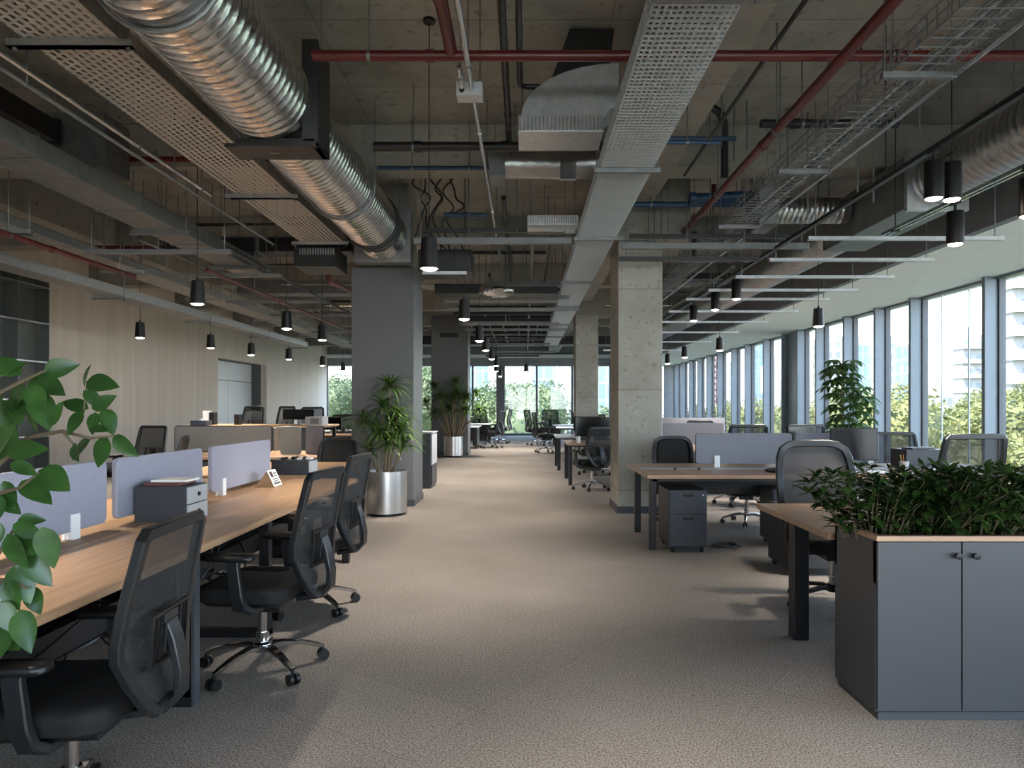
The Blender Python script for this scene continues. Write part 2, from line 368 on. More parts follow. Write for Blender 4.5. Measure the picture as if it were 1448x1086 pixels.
# right side: soffit, fascia, window bays
struct('trim_1', MB().box(5.1, XR+.3, YB, YF, 3.36, 3.46), M['soffit'], 'white soffit above the right hand windows', 'soffit', smooth=0)
struct('wall_right', MB().box(5.04, 5.16, YB, YF, 3.34, SLAB), M['fascia'], 'grey bulkhead face above the white soffit on the right', 'bulkhead', smooth=0)
fins = [-4.0,-2.6,-1.2,.2,1.6,3.0,4.4,5.8,7.2,8.6,9.6,10.8,12.87,14.17,15.55,17.03,18.2,19.28,20.77,22.5,23.97,25.7,27.2,28.7,30.2,31.7,33.0,34.0]
nwin = 0
def window(parts_fn, label, loc):
    global nwin; nwin += 1
    t = thing('window_%d' % nwin, label, 'window', loc, kind='structure'); parts_fn(t); return t
for i in range(len(fins)-1):
    y0, y1 = fins[i], fins[i+1]
    def bay(t, y0=y0, y1=y1):
        MB().box(7.0, 7.27, y0-.04, y0+.04, 0, 3.36).build('mullion', M['mull'], t, world=True, smooth=0, bevel=.006)
        if 18.1 < y0 < 18.3:
            MB().box(7.12, 7.25, y0+.05, y1-.05, .0, 3.36).build('solid_panel', M['mull'], t, world=True, smooth=0)
        else:
            MB().box(7.245, 7.255, y0+.04, y1-.04, .1, 3.32).build('pane', M['glass'], t, world=True, smooth=0)
            f = MB().box(7.2, 7.3, y0+.04, y0+.075, .1, 3.32).box(7.2, 7.3, y1-.075, y1-.04, .1, 3.32)
            f.build('sash_frame', M['mulld'], t, world=True, smooth=0)
            if y1-y0 > 2:
                j = MB()
                for yy in (11.54, 12.29): j.box(7.24, 7.26, yy-.008, yy+.008, .1, 3.32)
                j.build('glass_joint', M['lgrey'], t, world=True, smooth=0)
        MB().box(7.16, 7.3, y0+.04, y1-.04, 0, .1).build('bottom_rail', M['mull'], t, world=True, smooth=0)
        MB().box(7.16, 7.3, y0+.04, y1-.04, 3.32, 3.36).build('top_rail', M['mull'], t, world=True, smooth=0)
    window(bay, 'tall window bay in the right hand window wall', (7.2, (y0+y1)/2, 0))
# far wall
struct('wall_back', MB().box(XL, XR+.3, YF, YF+.3, 3.33, SLAB).box(6.7, XR+.3, YF, YF+.2, 0, 3.33), M['band'], 'grey wall band over the far windows', 'wall', smooth=0)
struct('trim_2', MB().box(XL, XR, YF-.25, YF, 3.72, 3.86), M['soffit'], 'pale ledge along the far wall below the ceiling', 'ledge', smooth=0)
ms = [-9.5,-7.6,-5.7,-3.8,-2.5,-1.15,.58,2.28,4.1,5.4,6.7]
for i in range(len(ms)-1):
    x0, x1 = ms[i], ms[i+1]
    def bay(t, x0=x0, x1=x1):
        hw = .2 if abs(x0+1.15) < .01 else .045
        MB().box(x0-hw, x0+hw, YF-(.3 if hw > .1 else .06), YF+.12, 0, 3.33).build('mullion', M['colgrey'] if hw > .1 else M['mulld'], t, world=True, smooth=0)
        MB().box(x0, x1, YF+.05, YF+.06, .1, 3.33).build('pane', M['glass'], t, world=True, smooth=0)
        MB().box(x0+hw, x1-.04, YF-.03, YF+.1, 0, .1).build('bottom_rail', M['mulld'], t, world=True, smooth=0)
    window(bay, 'floor to ceiling window bay in the far wall', ((x0+x1)/2, YF, 0))
# wall behind the viewer: solid core on the left, windows added at right for cool light
struct('wall_front', MB().box(XL, -2.2, YB-.2, YB, 0, SLAB).box(-2.2, XR+.3, YB-.2, YB, 3.33, SLAB).box(-2.2, XR, YB-.2, YB, 0, .1), M['beige'], 'beige core wall behind the viewer', 'wall', smooth=0)
struct('baseboard_front', MB().box(XL, -2.2, YB, YB+.02, 0, .1), M['colgrey'], 'dark skirting of the wall behind the viewer', 'skirting', smooth=0)
for i in range(4):
    x0 = -2.2 + i*2.36; x1 = min(x0+2.36, XR)
    def bay(t, x0=x0, x1=x1):
        MB().box(x0-.05, x0+.05, YB-.15, YB, .1, 3.33).build('mullion', M['mulld'], t, world=True, smooth=0)
        MB().box(x0+.05, x1-.05, YB-.1, YB-.09, .1, 3.33).build('pane', M['glass'], t, world=True, smooth=0)
    window(bay, 'unseen window bay added behind the viewer for cool light', ((x0+x1)/2, YB, 0))
# concrete beams
nt_ = 2
for k, y in enumerate((7.8, 11.6, 15.4, 19.2, 23.0, 26.8, 30.6)):
    nt_ += 1
    struct('trim_%d' % nt_, MB().box(XL, 5.05, y, y+.4, 4.02, SLAB), M['beam'], '%s raw concrete cross beam from the viewer under the slab' % ORD[k], 'beam', smooth=0, bevel=.012)
for k, (xa, xb) in enumerate(((1.10,1.64), (-7.2,-6.7))):
    nt_ += 1
    struct('trim_%d' % nt_, MB().box(xa, xb, YB, YF, 3.98, SLAB), M['beam'], ['raw concrete beam running away over the right hand columns','raw concrete beam running away over the left desks'][k], 'beam', smooth=0, bevel=.012)
# columns
def column(x0, x1, y0, y1, kind, label, top=SLAB, slot=False):
    t = thing('column', label, 'column', ((x0+x1)/2, (y0+y1)/2, 0), kind='structure')
    if kind == 'grey':
        MB().box(x0, x1, y0, y1, 0, top).build('casing', M['colgrey'], t, world=True, smooth=0, bevel=.008)
        MB().box(x0+.08, x1-.08, y0+.08, y1-.08, top, SLAB).build('concrete_core', M['beam'], t, world=True, smooth=0)
        if slot: MB().box((x0+x1)/2-.28, (x0+x1)/2+.24, y0-.012, y0, top-.62, top-.5).build('slot_vent', M['steel'], t, world=True, smooth=0)
    else:
        MB().box(x0, x1, y0, y1, 0, top).build('shaft', M['column'], t, world=True, smooth=0, bevel=.012)
        if top < SLAB: MB().box(x0-.25, x1+.35, y0-.05, y1+.05, top, SLAB).build('drop_head', M['beam'], t, world=True, smooth=0)
        p = MB()
        MB().lathe([(.0,0),(.03,0),(.03,.03),(0,.03)], n=12)
        MB().box((x0+x1)/2-.08, (x0+x1)/2-.03, y0-.02, y0, 3.27, 3.31).build('anchor_plate', M['galv'], t, world=True, smooth=0) if y0 < 12 else None
    MB().box(x0-.012, x1+.012, y0-.012, y1+.012, 0, .09).build('skirting', M['dgrey'], t, world=True, smooth=0)
    return t
column(-2.40, -1.54, 9.8, 10.66, 'grey', 'dark grey painted column behind the nearer steel planter', 3.32)
column(-2.67, -1.62, 20.2, 21.1, 'grey', 'dark grey painted column further back, with a slot vent near its top', 3.98, True)
column(1.206, 1.78, 9.14, 9.97, 'raw', 'raw concrete column rising beside the wood desk with pedestal', 3.52)
column(1.26, 1.82, 17.5, 18.3, 'raw', 'raw concrete column further back behind the black monitor', 3.66)

# ================================================================== OUTSIDE
g = MB().box(-260, 420, -80, 620, -8.4, -8.0).build('park_ground', M['ground'], smooth=0)
tag(g, 'green ground of the park below the windows', 'ground', kind='structure')
def crown(seed, n, rx, rz, size, mats):
    r = random.Random(seed); mb = MB(); core = MB()
    blobs = [(Vector((0,0,0)), 1.)] + [(Vector((r.uniform(-.6,.6)*rx, r.uniform(-.6,.6)*rx, r.uniform(-.3,.55)*rz)), r.uniform(.45,.7)) for _ in range(9)]
    for c, k in blobs:
        rings = []
        for i in range(1, 7):
            th = PI*i/7
            rings.append([(c.x+.72*k*rx*math.sin(th)*math.cos(2*PI*j/9), c.y+.72*k*rx*math.sin(th)*math.sin(2*PI*j/9), c.z-.72*k*rz*math.cos(th)) for j in range(9)])
        mb.loft(rings)
    for _ in range(n):
        c, k = blobs[r.randrange(len(blobs))]
        d = Vector((r.gauss(0,1), r.gauss(0,1), r.gauss(0,1)+.25)).normalized(); q = r.uniform(.72, 1.0)*k
        p = c + Vector((d.x*rx*q, d.y*rx*q, d.z*rz*q))
        u = Vector((r.gauss(0,1), r.gauss(0,1), r.gauss(0,.6))).normalized(); v = (d+Vector((r.gauss(0,.5),r.gauss(0,.5),r.gauss(0,.5)))).cross(u)
        if v.length < .1: continue
        v.normalize(); s = size*r.uniform(.6,1.4)
        mb.add([p-u*s, p-v*s*.5, p+u*s, p+v*s*.5], [(0,1,2,3)])
    return mb
def tree_proto(seed, rx, rz, ht, m, label, group):
    t = thing('park_tree', label, 'tree', (0,0,0), 0, group)
    c = crown(seed, 12000, rx, rz, .115, None); ob = c.build('crown', m, t, smooth=60); ob.location = (0,0,ht-rz)
    MB().tube([(0,0,0),(.1,0,ht*.35),(0,.1,ht*.6)], [.22,.17,.12], 8).build('trunk', M['bark'], t)
    return t
LR = 'bushy sunlit tree in the green belt outside the right hand windows'
LF = 'dense green tree close outside the far windows'
rt = [tree_proto(11+i, 2.55+.15*i, 3.1+.2*i, 9.1+.25*i, M['tree'], LR, 'trees outside the right hand windows') for i in range(3)]
ft = [tree_proto(21+i, 2.6+.2*i, 3.8, 10.0+.4*i, M['tree2'], LF, 'trees outside the far windows') for i in range(2)]
r = random.Random(5); used = [False]*3; usedf = [False]*2
PL = []
def put(protos, used, k, loc, rz, sc):
    if any((loc[0]-a)**2+(loc[1]-b)**2 < 7.3**2 for a,b in PL): return
    PL.append((loc[0],loc[1]))
    if not used[k]:
        used[k] = True; o = protos[k]; o.location = loc; o.rotation_euler = (0,0,rz); o.scale = sc
    else: dup(protos[k], loc, rz, scale=sc)
for row, Yd in enumerate((30, 36.7, 43.4, 50.1, 56.8, 63.5, 70.2)):
    step = 7.5
    x = max(.22*Yd, 14.5) + 3.75*(row % 2)
    while x < .80*Yd + 4:
        s = r.uniform(1.02, 1.12)
        put(rt, used, r.randrange(3), (x+r.uniform(-.25,.25), Yd+r.uniform(-.3,.3), -8.05), r.uniform(0,6), (s,s,s)); x += step
for row, (Yd, x0, x1) in enumerate(((43,-16,9), (49.7,-19,10), (56.4,-22,9))):
    x = x0+3.75*(row % 2)
    while x < x1:
        s = r.uniform(.88, 1.06) - (.10 if x > 2.5 else 0) + (.22 if x < -5 else .07)
        put(ft, usedf, r.randrange(2), (x+r.uniform(-.2,.2), Yd+r.uniform(-.3,.3), -8.05), r.uniform(0,6), (s,s,s)); x += 7.5
for x, Yd in ((17,14),(16,22),(19,6),(22,17)):
    put(rt, used, r.randrange(3), (x, Yd, -8.05), r.uniform(0,6), (.9,.9,.88))
def tower(px0, px1, ytop, Y, m, label, depth=None, slabs=0, roof=True):
    x0 = (px0-742)*Y/1000; x1 = (px1-742)*Y/1000; zt = HC-(ytop-575)*Y/1000; dd = depth or (x1-x0)*.8
    t = thing('tower_block', label, 'building', ((x0+x1)/2, Y, -8))
    MB().box(x0, x1, Y, Y+dd, -8, zt).build('body', m, t, world=True, smooth=0)
    if roof: MB().box(x0+(x1-x0)*.25, x0+(x1-x0)*.75, Y+dd*.3, Y+dd*.7, zt, zt+Y*.012).build('roof_plant_room', M['tplain'], t, world=True, smooth=0)
    if slabs:
        b = MB(); z = -5.
        while z < zt-1: b.box(x0-.25, x1, Y-1.0, Y+dd, z, z+slabs); z += 3.1
        b.build('balcony_bands', M['tplain'], t, world=True, smooth=0)
    return t
tower(1432, 1560, 330, 92, M['twhite'], 'white tower with deep balcony bands filling the right edge of the picture', 1.5, 1.35)
tower(1362, 1392, 474, 150, M['twhite'], 'slender pale tower left of the balconied white tower', None, .8)
tower(1255, 1285, 486, 190, M['twhite'], 'pale tower seen in the window right of the tall indoor plant')
tower(1268, 1284, 490, 185, M['tblue'], 'greyish tower slab overlapping the pale tower right of the tall indoor plant')
tower(1208, 1232, 488, 210, M['tblue'], 'blue grey tower in the window just right of the tall indoor plant')
tower(1166, 1192, 476, 220, M['twhite'], 'pale tower behind the top of the tall indoor plant')
tower(1140, 1154, 480, 230, M['tcream'], 'cream tower just left of the tall indoor plant')
tower(1091, 1106, 516, 200, M['tcream'], 'short cream tower in the narrow bays left of the tall indoor plant')
tower(1066, 1079, 484, 240, M['tblue'], 'dark topped tower in the narrow middle bays')
tower(1022, 1036, 512, 210, M['twhite'], 'white tower over the small indoor plants')
tower(1316, 1340, 552, 130, M['tcream'], 'low cream block rising just over the trees in the wide window')
tower(1340, 1362, 556, 160, M['twhite'], 'low white block beside the slender pale tower')
cr = thing('construction_crane_mast', 'red lattice mast standing beyond the narrow right hand windows', 'mast', (W(1008,575,120).x, 120, -8))
mb = MB(); xc = W(1008,575,120).x
for z in range(-8, 13, 2):
    for a, b in (((-.8,-.8),(.8,-.8)),((.8,-.8),(.8,.8)),((.8,.8),(-.8,.8)),((-.8,.8),(-.8,-.8))):
        mb.taper((xc+a[0],120+a[1],z),(xc+b[0],120+b[1],z+2),.2,.2,.2,.2)
mb.build('lattice', M['red'], cr, world=True, smooth=0)
mb = MB()
for a in ((-.8,-.8),(.8,-.8),(.8,.8),(-.8,.8)): mb.box(xc+a[0]-.15, xc+a[0]+.15, 120+a[1]-.15, 120+a[1]+.15, -8, 13)
mb.build('mast_legs', M['red'], cr, world=True, smooth=0)
tower(752, 786, 440, 130, M['tblue'], 'blue glazed tower behind the trees in the far windows')
tower(789, 812, 470, 120, M['twhite'], 'white tower at the right of the far windows')
tower(700, 750, 470, 150, M['tcream'], 'broad cream building rising behind the far trees')
tower(655, 690, 440, 170, M['tblue'], 'pale glass tower left in the far windows')
tower(845, 870, 470, 150, M['tblue'], 'glass tower between the two concrete columns')
tower(560, 606, 440, 170, M['tcream'], 'cream tower glimpsed between the two grey columns')

# ================================================================== SKY, SUN, CAMERA
wd = bpy.data.worlds.new('sky'); S.world = wd; wd.use_nodes = True; nt = wd.node_tree; L = nt.links.new
bg = nt.nodes['Background']; tc = nt.nodes.new('ShaderNodeTexCoord'); sp = nt.nodes.new('ShaderNodeSeparateXYZ'); L(tc.outputs['Generated'], sp.inputs[0])
rp = nt.nodes.new('ShaderNodeValToRGB'); e = rp.color_ramp.elements
e[0].position = 0; e[0].color = (.95,.96,.97,1); e[1].position = .55; e[1].color = (.33,.52,.82,1)
q = rp.color_ramp.elements.new(.10); q.color = (.88,.93,1.,1)
q = rp.color_ramp.elements.new(.24); q.color = (.60,.77,1.,1)
L(sp.outputs[2], rp.inputs[0]); L(rp.outputs[0], bg.inputs[0]); bg.inputs[1].default_value = 3.3
sl = bpy.data.lights.new('sun', 'SUN'); sl.energy = 9.5; sl.angle = math.radians(1.5); sl.color = (1,.95,.86)
so = bpy.data.objects.new('sun', sl); COL.objects.link(so)
dv = Vector((.62, .50, -1.05)); so.rotation_euler = dv.to_track_quat('-Z','Y').to_euler(); so.location = (-30,-30,60)
cd = bpy.data.cameras.new('camera'); co = bpy.data.objects.new('camera', cd); COL.objects.link(co); S.camera = co
cd.sensor_width = 36; cd.lens = 36*1000/1448; cd.shift_x = -18/1448; cd.shift_y = 32/1448
co.location = (0,0,HC); co.rotation_euler = (PI/2,0,0); cd.clip_end = 1500; cd.clip_start = .05
S.view_settings.view_transform = 'Standard'; S.view_settings.look = 'None'; S.view_settings.gamma = 1; S.view_settings.use_curve_mapping = False
S.view_settings.exposure = 1.72

# ================================================================== CEILING SERVICES
def rod(mb, x, y, z0, z1=SLAB+.02, r=.006): mb.cyl((x,y,z0), (x,y,z1), r, n=6)
def pipe(name, label, pts, r, m, hang=(), nf=2, cat='pipe', group=None, n=12, hm=None, slabz=SLAB+.02, bend=0, clampr=None):
    pts = [Vector(p) for p in pts]
    if bend:                                   # round the corners
        out = [pts[0]]
        for i in range(1, len(pts)-1):
            a = (pts[i-1]-pts[i]).normalized(); b = (pts[i+1]-pts[i]).normalized()
            for k in range(7):
                t = k/6; p = pts[i] + a*bend*(1-t)**2 + b*bend*t**2; out.append(p)
        out.append(pts[-1]); pts = out
    t = thing(name, label, cat, tuple((pts[0]+pts[-1])/2), 0, group)
    MB().tube(pts, r, n).build('pipe_run', m, t, world=True, smooth=50)
    if nf:
        for q in range(nf):
            c = pts[0].lerp(pts[1], (q+.5)/nf); dd = (pts[1]-pts[0]).normalized()
            MB().cyl(c-dd*r*.8, c+dd*r*.8, r*1.22, n=14).build('coupling', m, t, world=True)
    for q in hang:
        h = MB(); c = pts[0].lerp(pts[-1], q); rod(h, c.x, c.y, c.z+r*1.05, slabz)
        dd = (pts[-1]-pts[0]).normalized(); h.cyl(c-dd*.012, c+dd*.012, r*1.15, n=14)
        h.build('hanger', hm or M['galvd'], t, world=True)
    return t

# --- perforated tray on the left
def perf_tray(x0, x1, z, ya, yb, label, struts, m=None, side=.09, group=None):
    t = thing('perforated_cable_tray', label, 'cable tray', ((x0+x1)/2, (ya+yb)/2, z), 0, group)
    MB().box(x0, x1, ya, yb, z, z+.003).build('perforated_base', M['perf'], t, world=True, smooth=0)
    for x in (x0, x1):
        s = 1 if x == x0 else -1
        MB().box(min(x,x+.004*s), max(x,x+.004*s), ya, yb, z, z+side).box(min(x,x+.02*s), max(x,x+.02*s), ya, yb, z+side, z+side+.004).build('side_rail', M['galv'], t, world=True, smooth=0)
    for y in struts:
        b = MB().box(x0-.10, x1+.07, y-.022, y+.022, z-.045, z-.001); b.box(x0-.10, x1+.07, y-.022, y+.022, z-.045, z-.04)
        b.build('strut', M['galv'], t, world=True, smooth=0)
        for x in (x0-.06, x1+.04):
            h = MB(); rod(h, x, y, z-.06); h.cyl((x,y,z-.062), (x,y,z-.045), .014, n=6); h.build('hanger_rod', M['galvd'], t, world=True)
    return t
perf_tray(-2.86, -2.31, 3.48, 2.3, 9.1, 'wide perforated steel cable tray slung left of the big foil duct', (3.0, 4.05, 7.0, 9.0))
perf_tray(-5.65, -5.22, 3.23, 6.0, 26, 'perforated cable tray running along above the left desks below a red pipe', (7.4, 9.6, 12, 15, 18, 22, 25.5))
perf_tray(-6.15, -5.82, 2.98, 6.0, 19, 'lowest cable tray, skirting the top of the beige wall on the left', (7.6, 10.2, 13, 16, 18.8), side=.12)
for k, (dx, dz, mm) in enumerate(((0,0,'yellow'),(.03,.05,'yellow'),(-.03,.07,'orange'))):
    p = [(-2.27+dx+.05*math.sin(y*2.1+k*2), y, 3.74+dz+.03*math.sin(y*3+k)) for y in [3.0+.2*i for i in range(14)]]
    t = MB().tube(p, .012, 6).build('yellow_cable' if mm == 'yellow' else 'orange_cable', M[mm])
    tag(t, ['lower yellow cable hung between the perforated tray and foil duct','upper yellow cable hung between the perforated tray and foil duct','orange cable hung beside the yellow ones by the foil duct'][k], 'cable')

# --- big spiral foil duct
def spiral(mb, a, b, r, pitch=.085, n=36):
    a = Vector(a); b = Vector(b); L_ = (b-a).length; d = (b-a)/L_; pts = []; rs = []
    k = int(L_/pitch); 
    for i in range(k):
        for f, q in ((0,0),(.44,.001),(.5,.006),(.56,.001)):
            pts.append(a + d*(i+f)*pitch); rs.append(r+q)
    pts.append(b); rs.append(r)
    mb.tube(pts, rs, n); return mb
t = thing('spiral_foil_duct', 'big shiny spiral foil duct running away over the left desks', 'air duct', (-1.87, 6, 3.63))
spiral(MB(), (-1.87,2.2,3.63), (-1.87,5.15,3.63), .32).build('duct_section', M['foil'], t, world=True, smooth=60)
spiral(MB(), (-1.87,5.45,3.63), (-1.87,9.3,3.63), .32).build('duct_section', M['foil'], t, world=True, smooth=60)
MB().tube([(-1.87,5.15,3.63),(-1.87,5.45,3.63)], .30, 24).build('duct_neck', M['ductd'], t, world=True)
MB().box(-2.10,-1.52,5.13,5.19,3.27,3.33).box(-2.20,-1.50,5.17,5.45,3.28,3.31).box(-1.56,-1.50,5.17,5.45,3.28,4.02).box(-1.62,-1.50,5.13,5.17,3.30,4.05).build('damper_collar', M['ductd'], t, world=True, smooth=0, bevel=.008)
MB().tube([(-1.87,8.55,3.63),(-1.87,8.72,3.63)], .352, 26).build('clamp_band', M['ductd'], t, world=True)
MB().box(-2.24,-1.50,9.3,9.5,3.28,3.98).build('end_plenum', M['galvd'], t, world=True, smooth=0)
for y in (3.6, 5.3, 7.2, 8.63):
    for x in (-2.215, -1.525):
        h = MB(); rod(h, x, y, 3.60); h.build('hanger_rod', M['galvd'], t, world=True)
    h = MB().tube([(-1.87+.345*math.cos(a), y, 3.63+.345*math.sin(a)) for a in [PI+PI*i/12 for i in range(13)]], .012, 6); h.build('hanger_strap', M['galvd'], t, world=True)

# --- woven wire mesh tray through the middle
def wire_tray(name, x0, x1, z, ya, yb, side, px, py, r, m, label, sup, left=True, right=True, rails=0):
    t = thing(name, label, 'cable tray', ((x0+x1)/2, (ya+yb)/2, z))
    b = MB(); k = int((x1-x0)/px)
    for i in range(k+1):
        x = x0+(x1-x0)*i/k; b.box(x-r, x+r, ya, yb, z-r, z+r)
    y = ya
    while y <= yb: b.box(x0, x1, y-r, y+r, z-r*2.2, z-r*.4); y += py
    b.build('mesh_base', m, t, world=True, smooth=0)
    for x, on in ((x0,left),(x1,right)):
        if not on: continue
        b = MB(); q = max(2, int(side/px))
        for i in range(1, q+1): b.box(x-r, x+r, ya, yb, z+side*i/q-r, z+side*i/q+r)
        y = ya
        while y <= yb: b.box(x-r*1.8, x-r*.2, y-r, y+r, z, z+side); y += py
        b.build('mesh_side', m, t, world=True, smooth=0)
    for y in sup:
        MB().box(x0-.06, x1+.06, y-.02, y+.02, z-.05, z-.012).build('strut', M['galvd'], t, world=True, smooth=0)
        for x in (x0-.04, x1+.04):
            h = MB(); rod(h, x, y, z-.06); h.build('hanger_rod', M['galvd'], t, world=True)
    return t
wire_tray('wire_mesh_cable_tray', .64, 1.07, 3.38, 2.4, 23.5, .11, .031, .05, .0062, M['meshw'], 'woven wire mesh cable tray running down the middle of the ceiling', (3.4, 5.9, 8.3, 11.2, 14, 17, 20, 23))
for k in range(4):
    x = .72+.085*k
    c = MB().tube([(x+.012*math.sin(y*1.7+k), y, 3.402+.004*math.sin(y*2.3+k*2)) for y in [2.4+.7*i for i in range(31)]], .017, 7).build('grey_cable', M['cablegrey'])
    tag(c, 'grey cable lying in the woven wire mesh tray', 'cable', 'grey cables in the mesh tray')
BASKET = wire_tray('wire_basket_tray', 2.28, 2.62, 3.47, 2.6, 16.5, .13, .10, .10, .004, M['galvd'], 'open wire basket tray slanting down from the upper right corner', (4.4, 6.2, 8.1, 10.0, 12.5, 15))
for k, (x, z) in enumerate(((2.47,3.50),(2.53,3.505),(2.59,3.50),(2.67,3.44))):
    c = MB().tube([(x,2.6,z),(x,16.2,z)], .016, 10).build('steel_conduit', M['silver'])
    tag(c, ['leftmost bright conduit in the wire basket tray','middle bright conduit in the wire basket tray','right bright conduit in the wire basket tray','bright conduit running outside along the wire basket tray'][k], 'conduit')
# --- left rectangular duct, dark duct, foil duct
t = thing('rectangular_duct', 'long grey rectangular duct running away over the left desks', 'air duct', (-4.1,7,3.33))
MB().box(-4.30,-3.86,2.6,10.8,3.35,3.52).build('duct_body', M['galvd'], t, world=True, smooth=0, bevel=.006)
for y in (4.1,5.6,7.1,8.6,10.1): MB().box(-4.31,-3.85,y-.012,y+.012,3.34,3.53).build('flange', M['galvd'], t, world=True, smooth=0)
for y in (4.85,7.9,9.9):
    h = MB(); rod(h,-4.37,y,3.29); rod(h,-3.78,y,3.29); h.build('hanger_rod', M['galvd'], t, world=True); MB().box(-4.41,-3.74,y-.02,y+.02,3.30,3.349).build('strut', M['galvd'], t, world=True, smooth=0)
t = thing('dark_rectangular_duct', 'dark sheet metal duct ending above the left rectangular duct', 'air duct', (-4.7,4.6,3.9))
MB().box(-5.0,-4.45,2.8,6.75,3.90,4.10).build('duct_body', M['ductd'], t, world=True, smooth=0)
MB().box(-5.02,-4.43,6.72,6.76,3.88,4.12).build('flange', M['ductd'], t, world=True, smooth=0)
h = MB(); rod(h,-4.7,4.2,4.10); rod(h,-4.7,6.2,4.10); h.build('hanger_rod', M['galvd'], t, world=True)
t = thing('flexible_foil_duct', 'crumpled flexible foil duct tucked under the dark duct at left', 'air duct', (-4.65,5,3.7))
spiral(MB(), (-4.80,2.8,3.72), (-4.80,6.5,3.72), .15, .05, 18).build('duct_section', M['foild'], t, world=True, smooth=60)
h = MB(); rod(h,-4.80,4.6,3.86,3.90); h.build('hanger_strap', M['galvd'], t, world=True)
t = thing('plenum_box', 'grey square plenum box behind the end of the dark left duct', 'air duct', (-4.35,7.1,3.75))
MB().box(-4.8,-4.1,6.9,7.35,3.72,4.25).build('box_body', M['galvd'], t, world=True, smooth=0, bevel=.006)
MB().box(-4.5,-4.2,6.88,6.9,3.8,4.15).build('access_panel', M['galvd'], t, world=True, smooth=0)
h = MB(); rod(h,-4.7,7.1,4.25); rod(h,-4.2,7.1,4.25); h.build('hanger_rod', M['galvd'], t, world=True)
pipe('steel_conduit','thin bright conduit between the perforated tray and the left rectangular duct',[(-3.10,2.6,3.47),(-3.10,7.0,3.47)],.017,M['silver'],(.35,.7,.95),1,'conduit')
pipe('steel_conduit','dull conduit paired just below the thin bright one on the left',[(-3.16,2.6,3.42),(-3.16,8.9,3.42)],.014,M['gpipe'],(.3,.6,.9),1,'conduit')
# fan coil at the end of the perforated tray
t = thing('fan_coil_unit','dark fan coil unit at the far end of the perforated tray','fan coil',(-2.6,9.5,3.2))
MB().box(-2.98,-2.44,9.12,9.72,3.19,3.44).build('casing',M['ductd'],t,world=True,smooth=0,bevel=.006)
b = MB()
for k in range(14): b.box(-2.9+.033*k,-2.885+.033*k,9.10,9.118,3.34,3.42)
b.build('fin_grille',M['galv'],t,world=True,smooth=0)
h = MB(); rod(h,-2.92,9.5,3.44); rod(h,-2.5,9.5,3.44); h.build('hanger_rod',M['galvd'],t,world=True)
t = thing('air_terminal_box','dark square air terminal box right of the front grey column top','air terminal',(-1.0,9.2,3.1))
MB().box(-1.36,-.68,9.0,9.55,3.10,3.38).build('casing',M['ductd'],t,world=True,smooth=0,bevel=.006)
MB().box(-1.30,-.74,8.97,9.0,3.06,3.10).build('outlet_lip',M['galv'],t,world=True,smooth=0)
MB().box(-.90,-.88,8.985,9.0,3.10,3.38).build('seam',M['steel'],t,world=True,smooth=0)
h = MB(); rod(h,-1.3,9.3,3.38); rod(h,-.74,9.3,3.38); h.build('hanger_rod',M['galvd'],t,world=True)
# --- red sprinkler pipes
pipe('sprinkler_pipe','thick red sprinkler main crossing the whole picture near the top',[(-1.45,4.84,3.78),(4.95,4.84,3.78)],.036,M['red'],(.06,.42,.62,.9),4,'pipe')
t = pipe('sprinkler_pipe','short thick red pipe coming forward to the red main at top centre',[(-.50,2.2,3.80),(-.50,4.80,3.80)],.042,M['red'],(.3,.75),2,'pipe')
pipe('sprinkler_pipe','long red pipe slanting down from the top right across the concrete slab',[(2.05,2.6,3.63),(2.05,9.6,3.63)],.038,M['red'],(.15,.45,.7,.95),3,'pipe')
pipe('sprinkler_pipe','red pipe resting above the cable tray on the far left',[(-5.42,6.0,3.37),(-5.42,11.0,3.37)],.034,M['red'],(.2,.75),2,'pipe')
pipe('sprinkler_pipe','red pipe lower down between the two left hand trays',[(-5.08,6.0,3.07),(-5.08,9.2,3.07)],.03,M['red'],(.3,.9),1,'pipe')
pipe('sprinkler_pipe','thin red pipe running far along above the left pendants',[(-4.05,9.0,3.12),(-4.05,25,3.12)],.024,M['red'],(.1,.35,.6,.85),3,'pipe')
pipe('sprinkler_pipe','short red drop pipe with elbow left of the front grey column',[(-2.95,10.6,3.62),(-2.95,10.6,3.27),(-2.7,13.2,3.27)],.035,M['red'],(.0,1),0,'pipe',bend=.1)
pipe('sprinkler_pipe','dark red cross pipe passing behind the left perforated tray',[(-5.2,7.35,3.95),(-1.95,7.35,3.95)],.03,M['red'],(.2,.8),2,'pipe')
pipe('sprinkler_pipe','red branch on the far left under the slab',[(-7.5,11.2,3.9),(-3.3,11.2,3.9)],.03,M['red'],(.2,.8),2,'pipe')
# black pipes
pipe('black_pipe','black pipe crossing behind the centre conduits above the second beam line',[(-1.45,6.8,3.88),(1.08,6.8,3.88)],.045,M['bpipe'],(.15,.5,.85),3)
pipe('black_pipe','black pipe running away at top centre, left of a thinner one',[(-.15,2.4,3.98),(-.15,7.6,3.98)],.028,M['bpipe'],(.3,.8),2)
pipe('black_pipe','thin black pipe with an elbow at top centre',[(-.04,2.4,3.98),(-.04,5.75,3.98),(.16,5.75,3.98)],.022,M['bpipe'],(.2,),0,bend=.08)
pipe('black_pipe','thin black line following the concrete beam at upper right',[(1.74,2.4,3.90),(1.74,7.7,3.90)],.016,M['bpipe'],(.3,.8),1)
pipe('bent_black_pipe','thick black pipe bending down beside the wire basket tray',[(1.70,7.15,4.42),(2.02,7.15,4.42),(2.02,7.15,3.70)],.038,M['bpipe'],(),0,bend=.24)
pipe('black_pipe','black insulated pipe crossing right from the slanting red pipe',[(2.12,6.35,3.92),(3.35,6.35,3.92)],.038,M['bpipe'],(.3,.9),2)
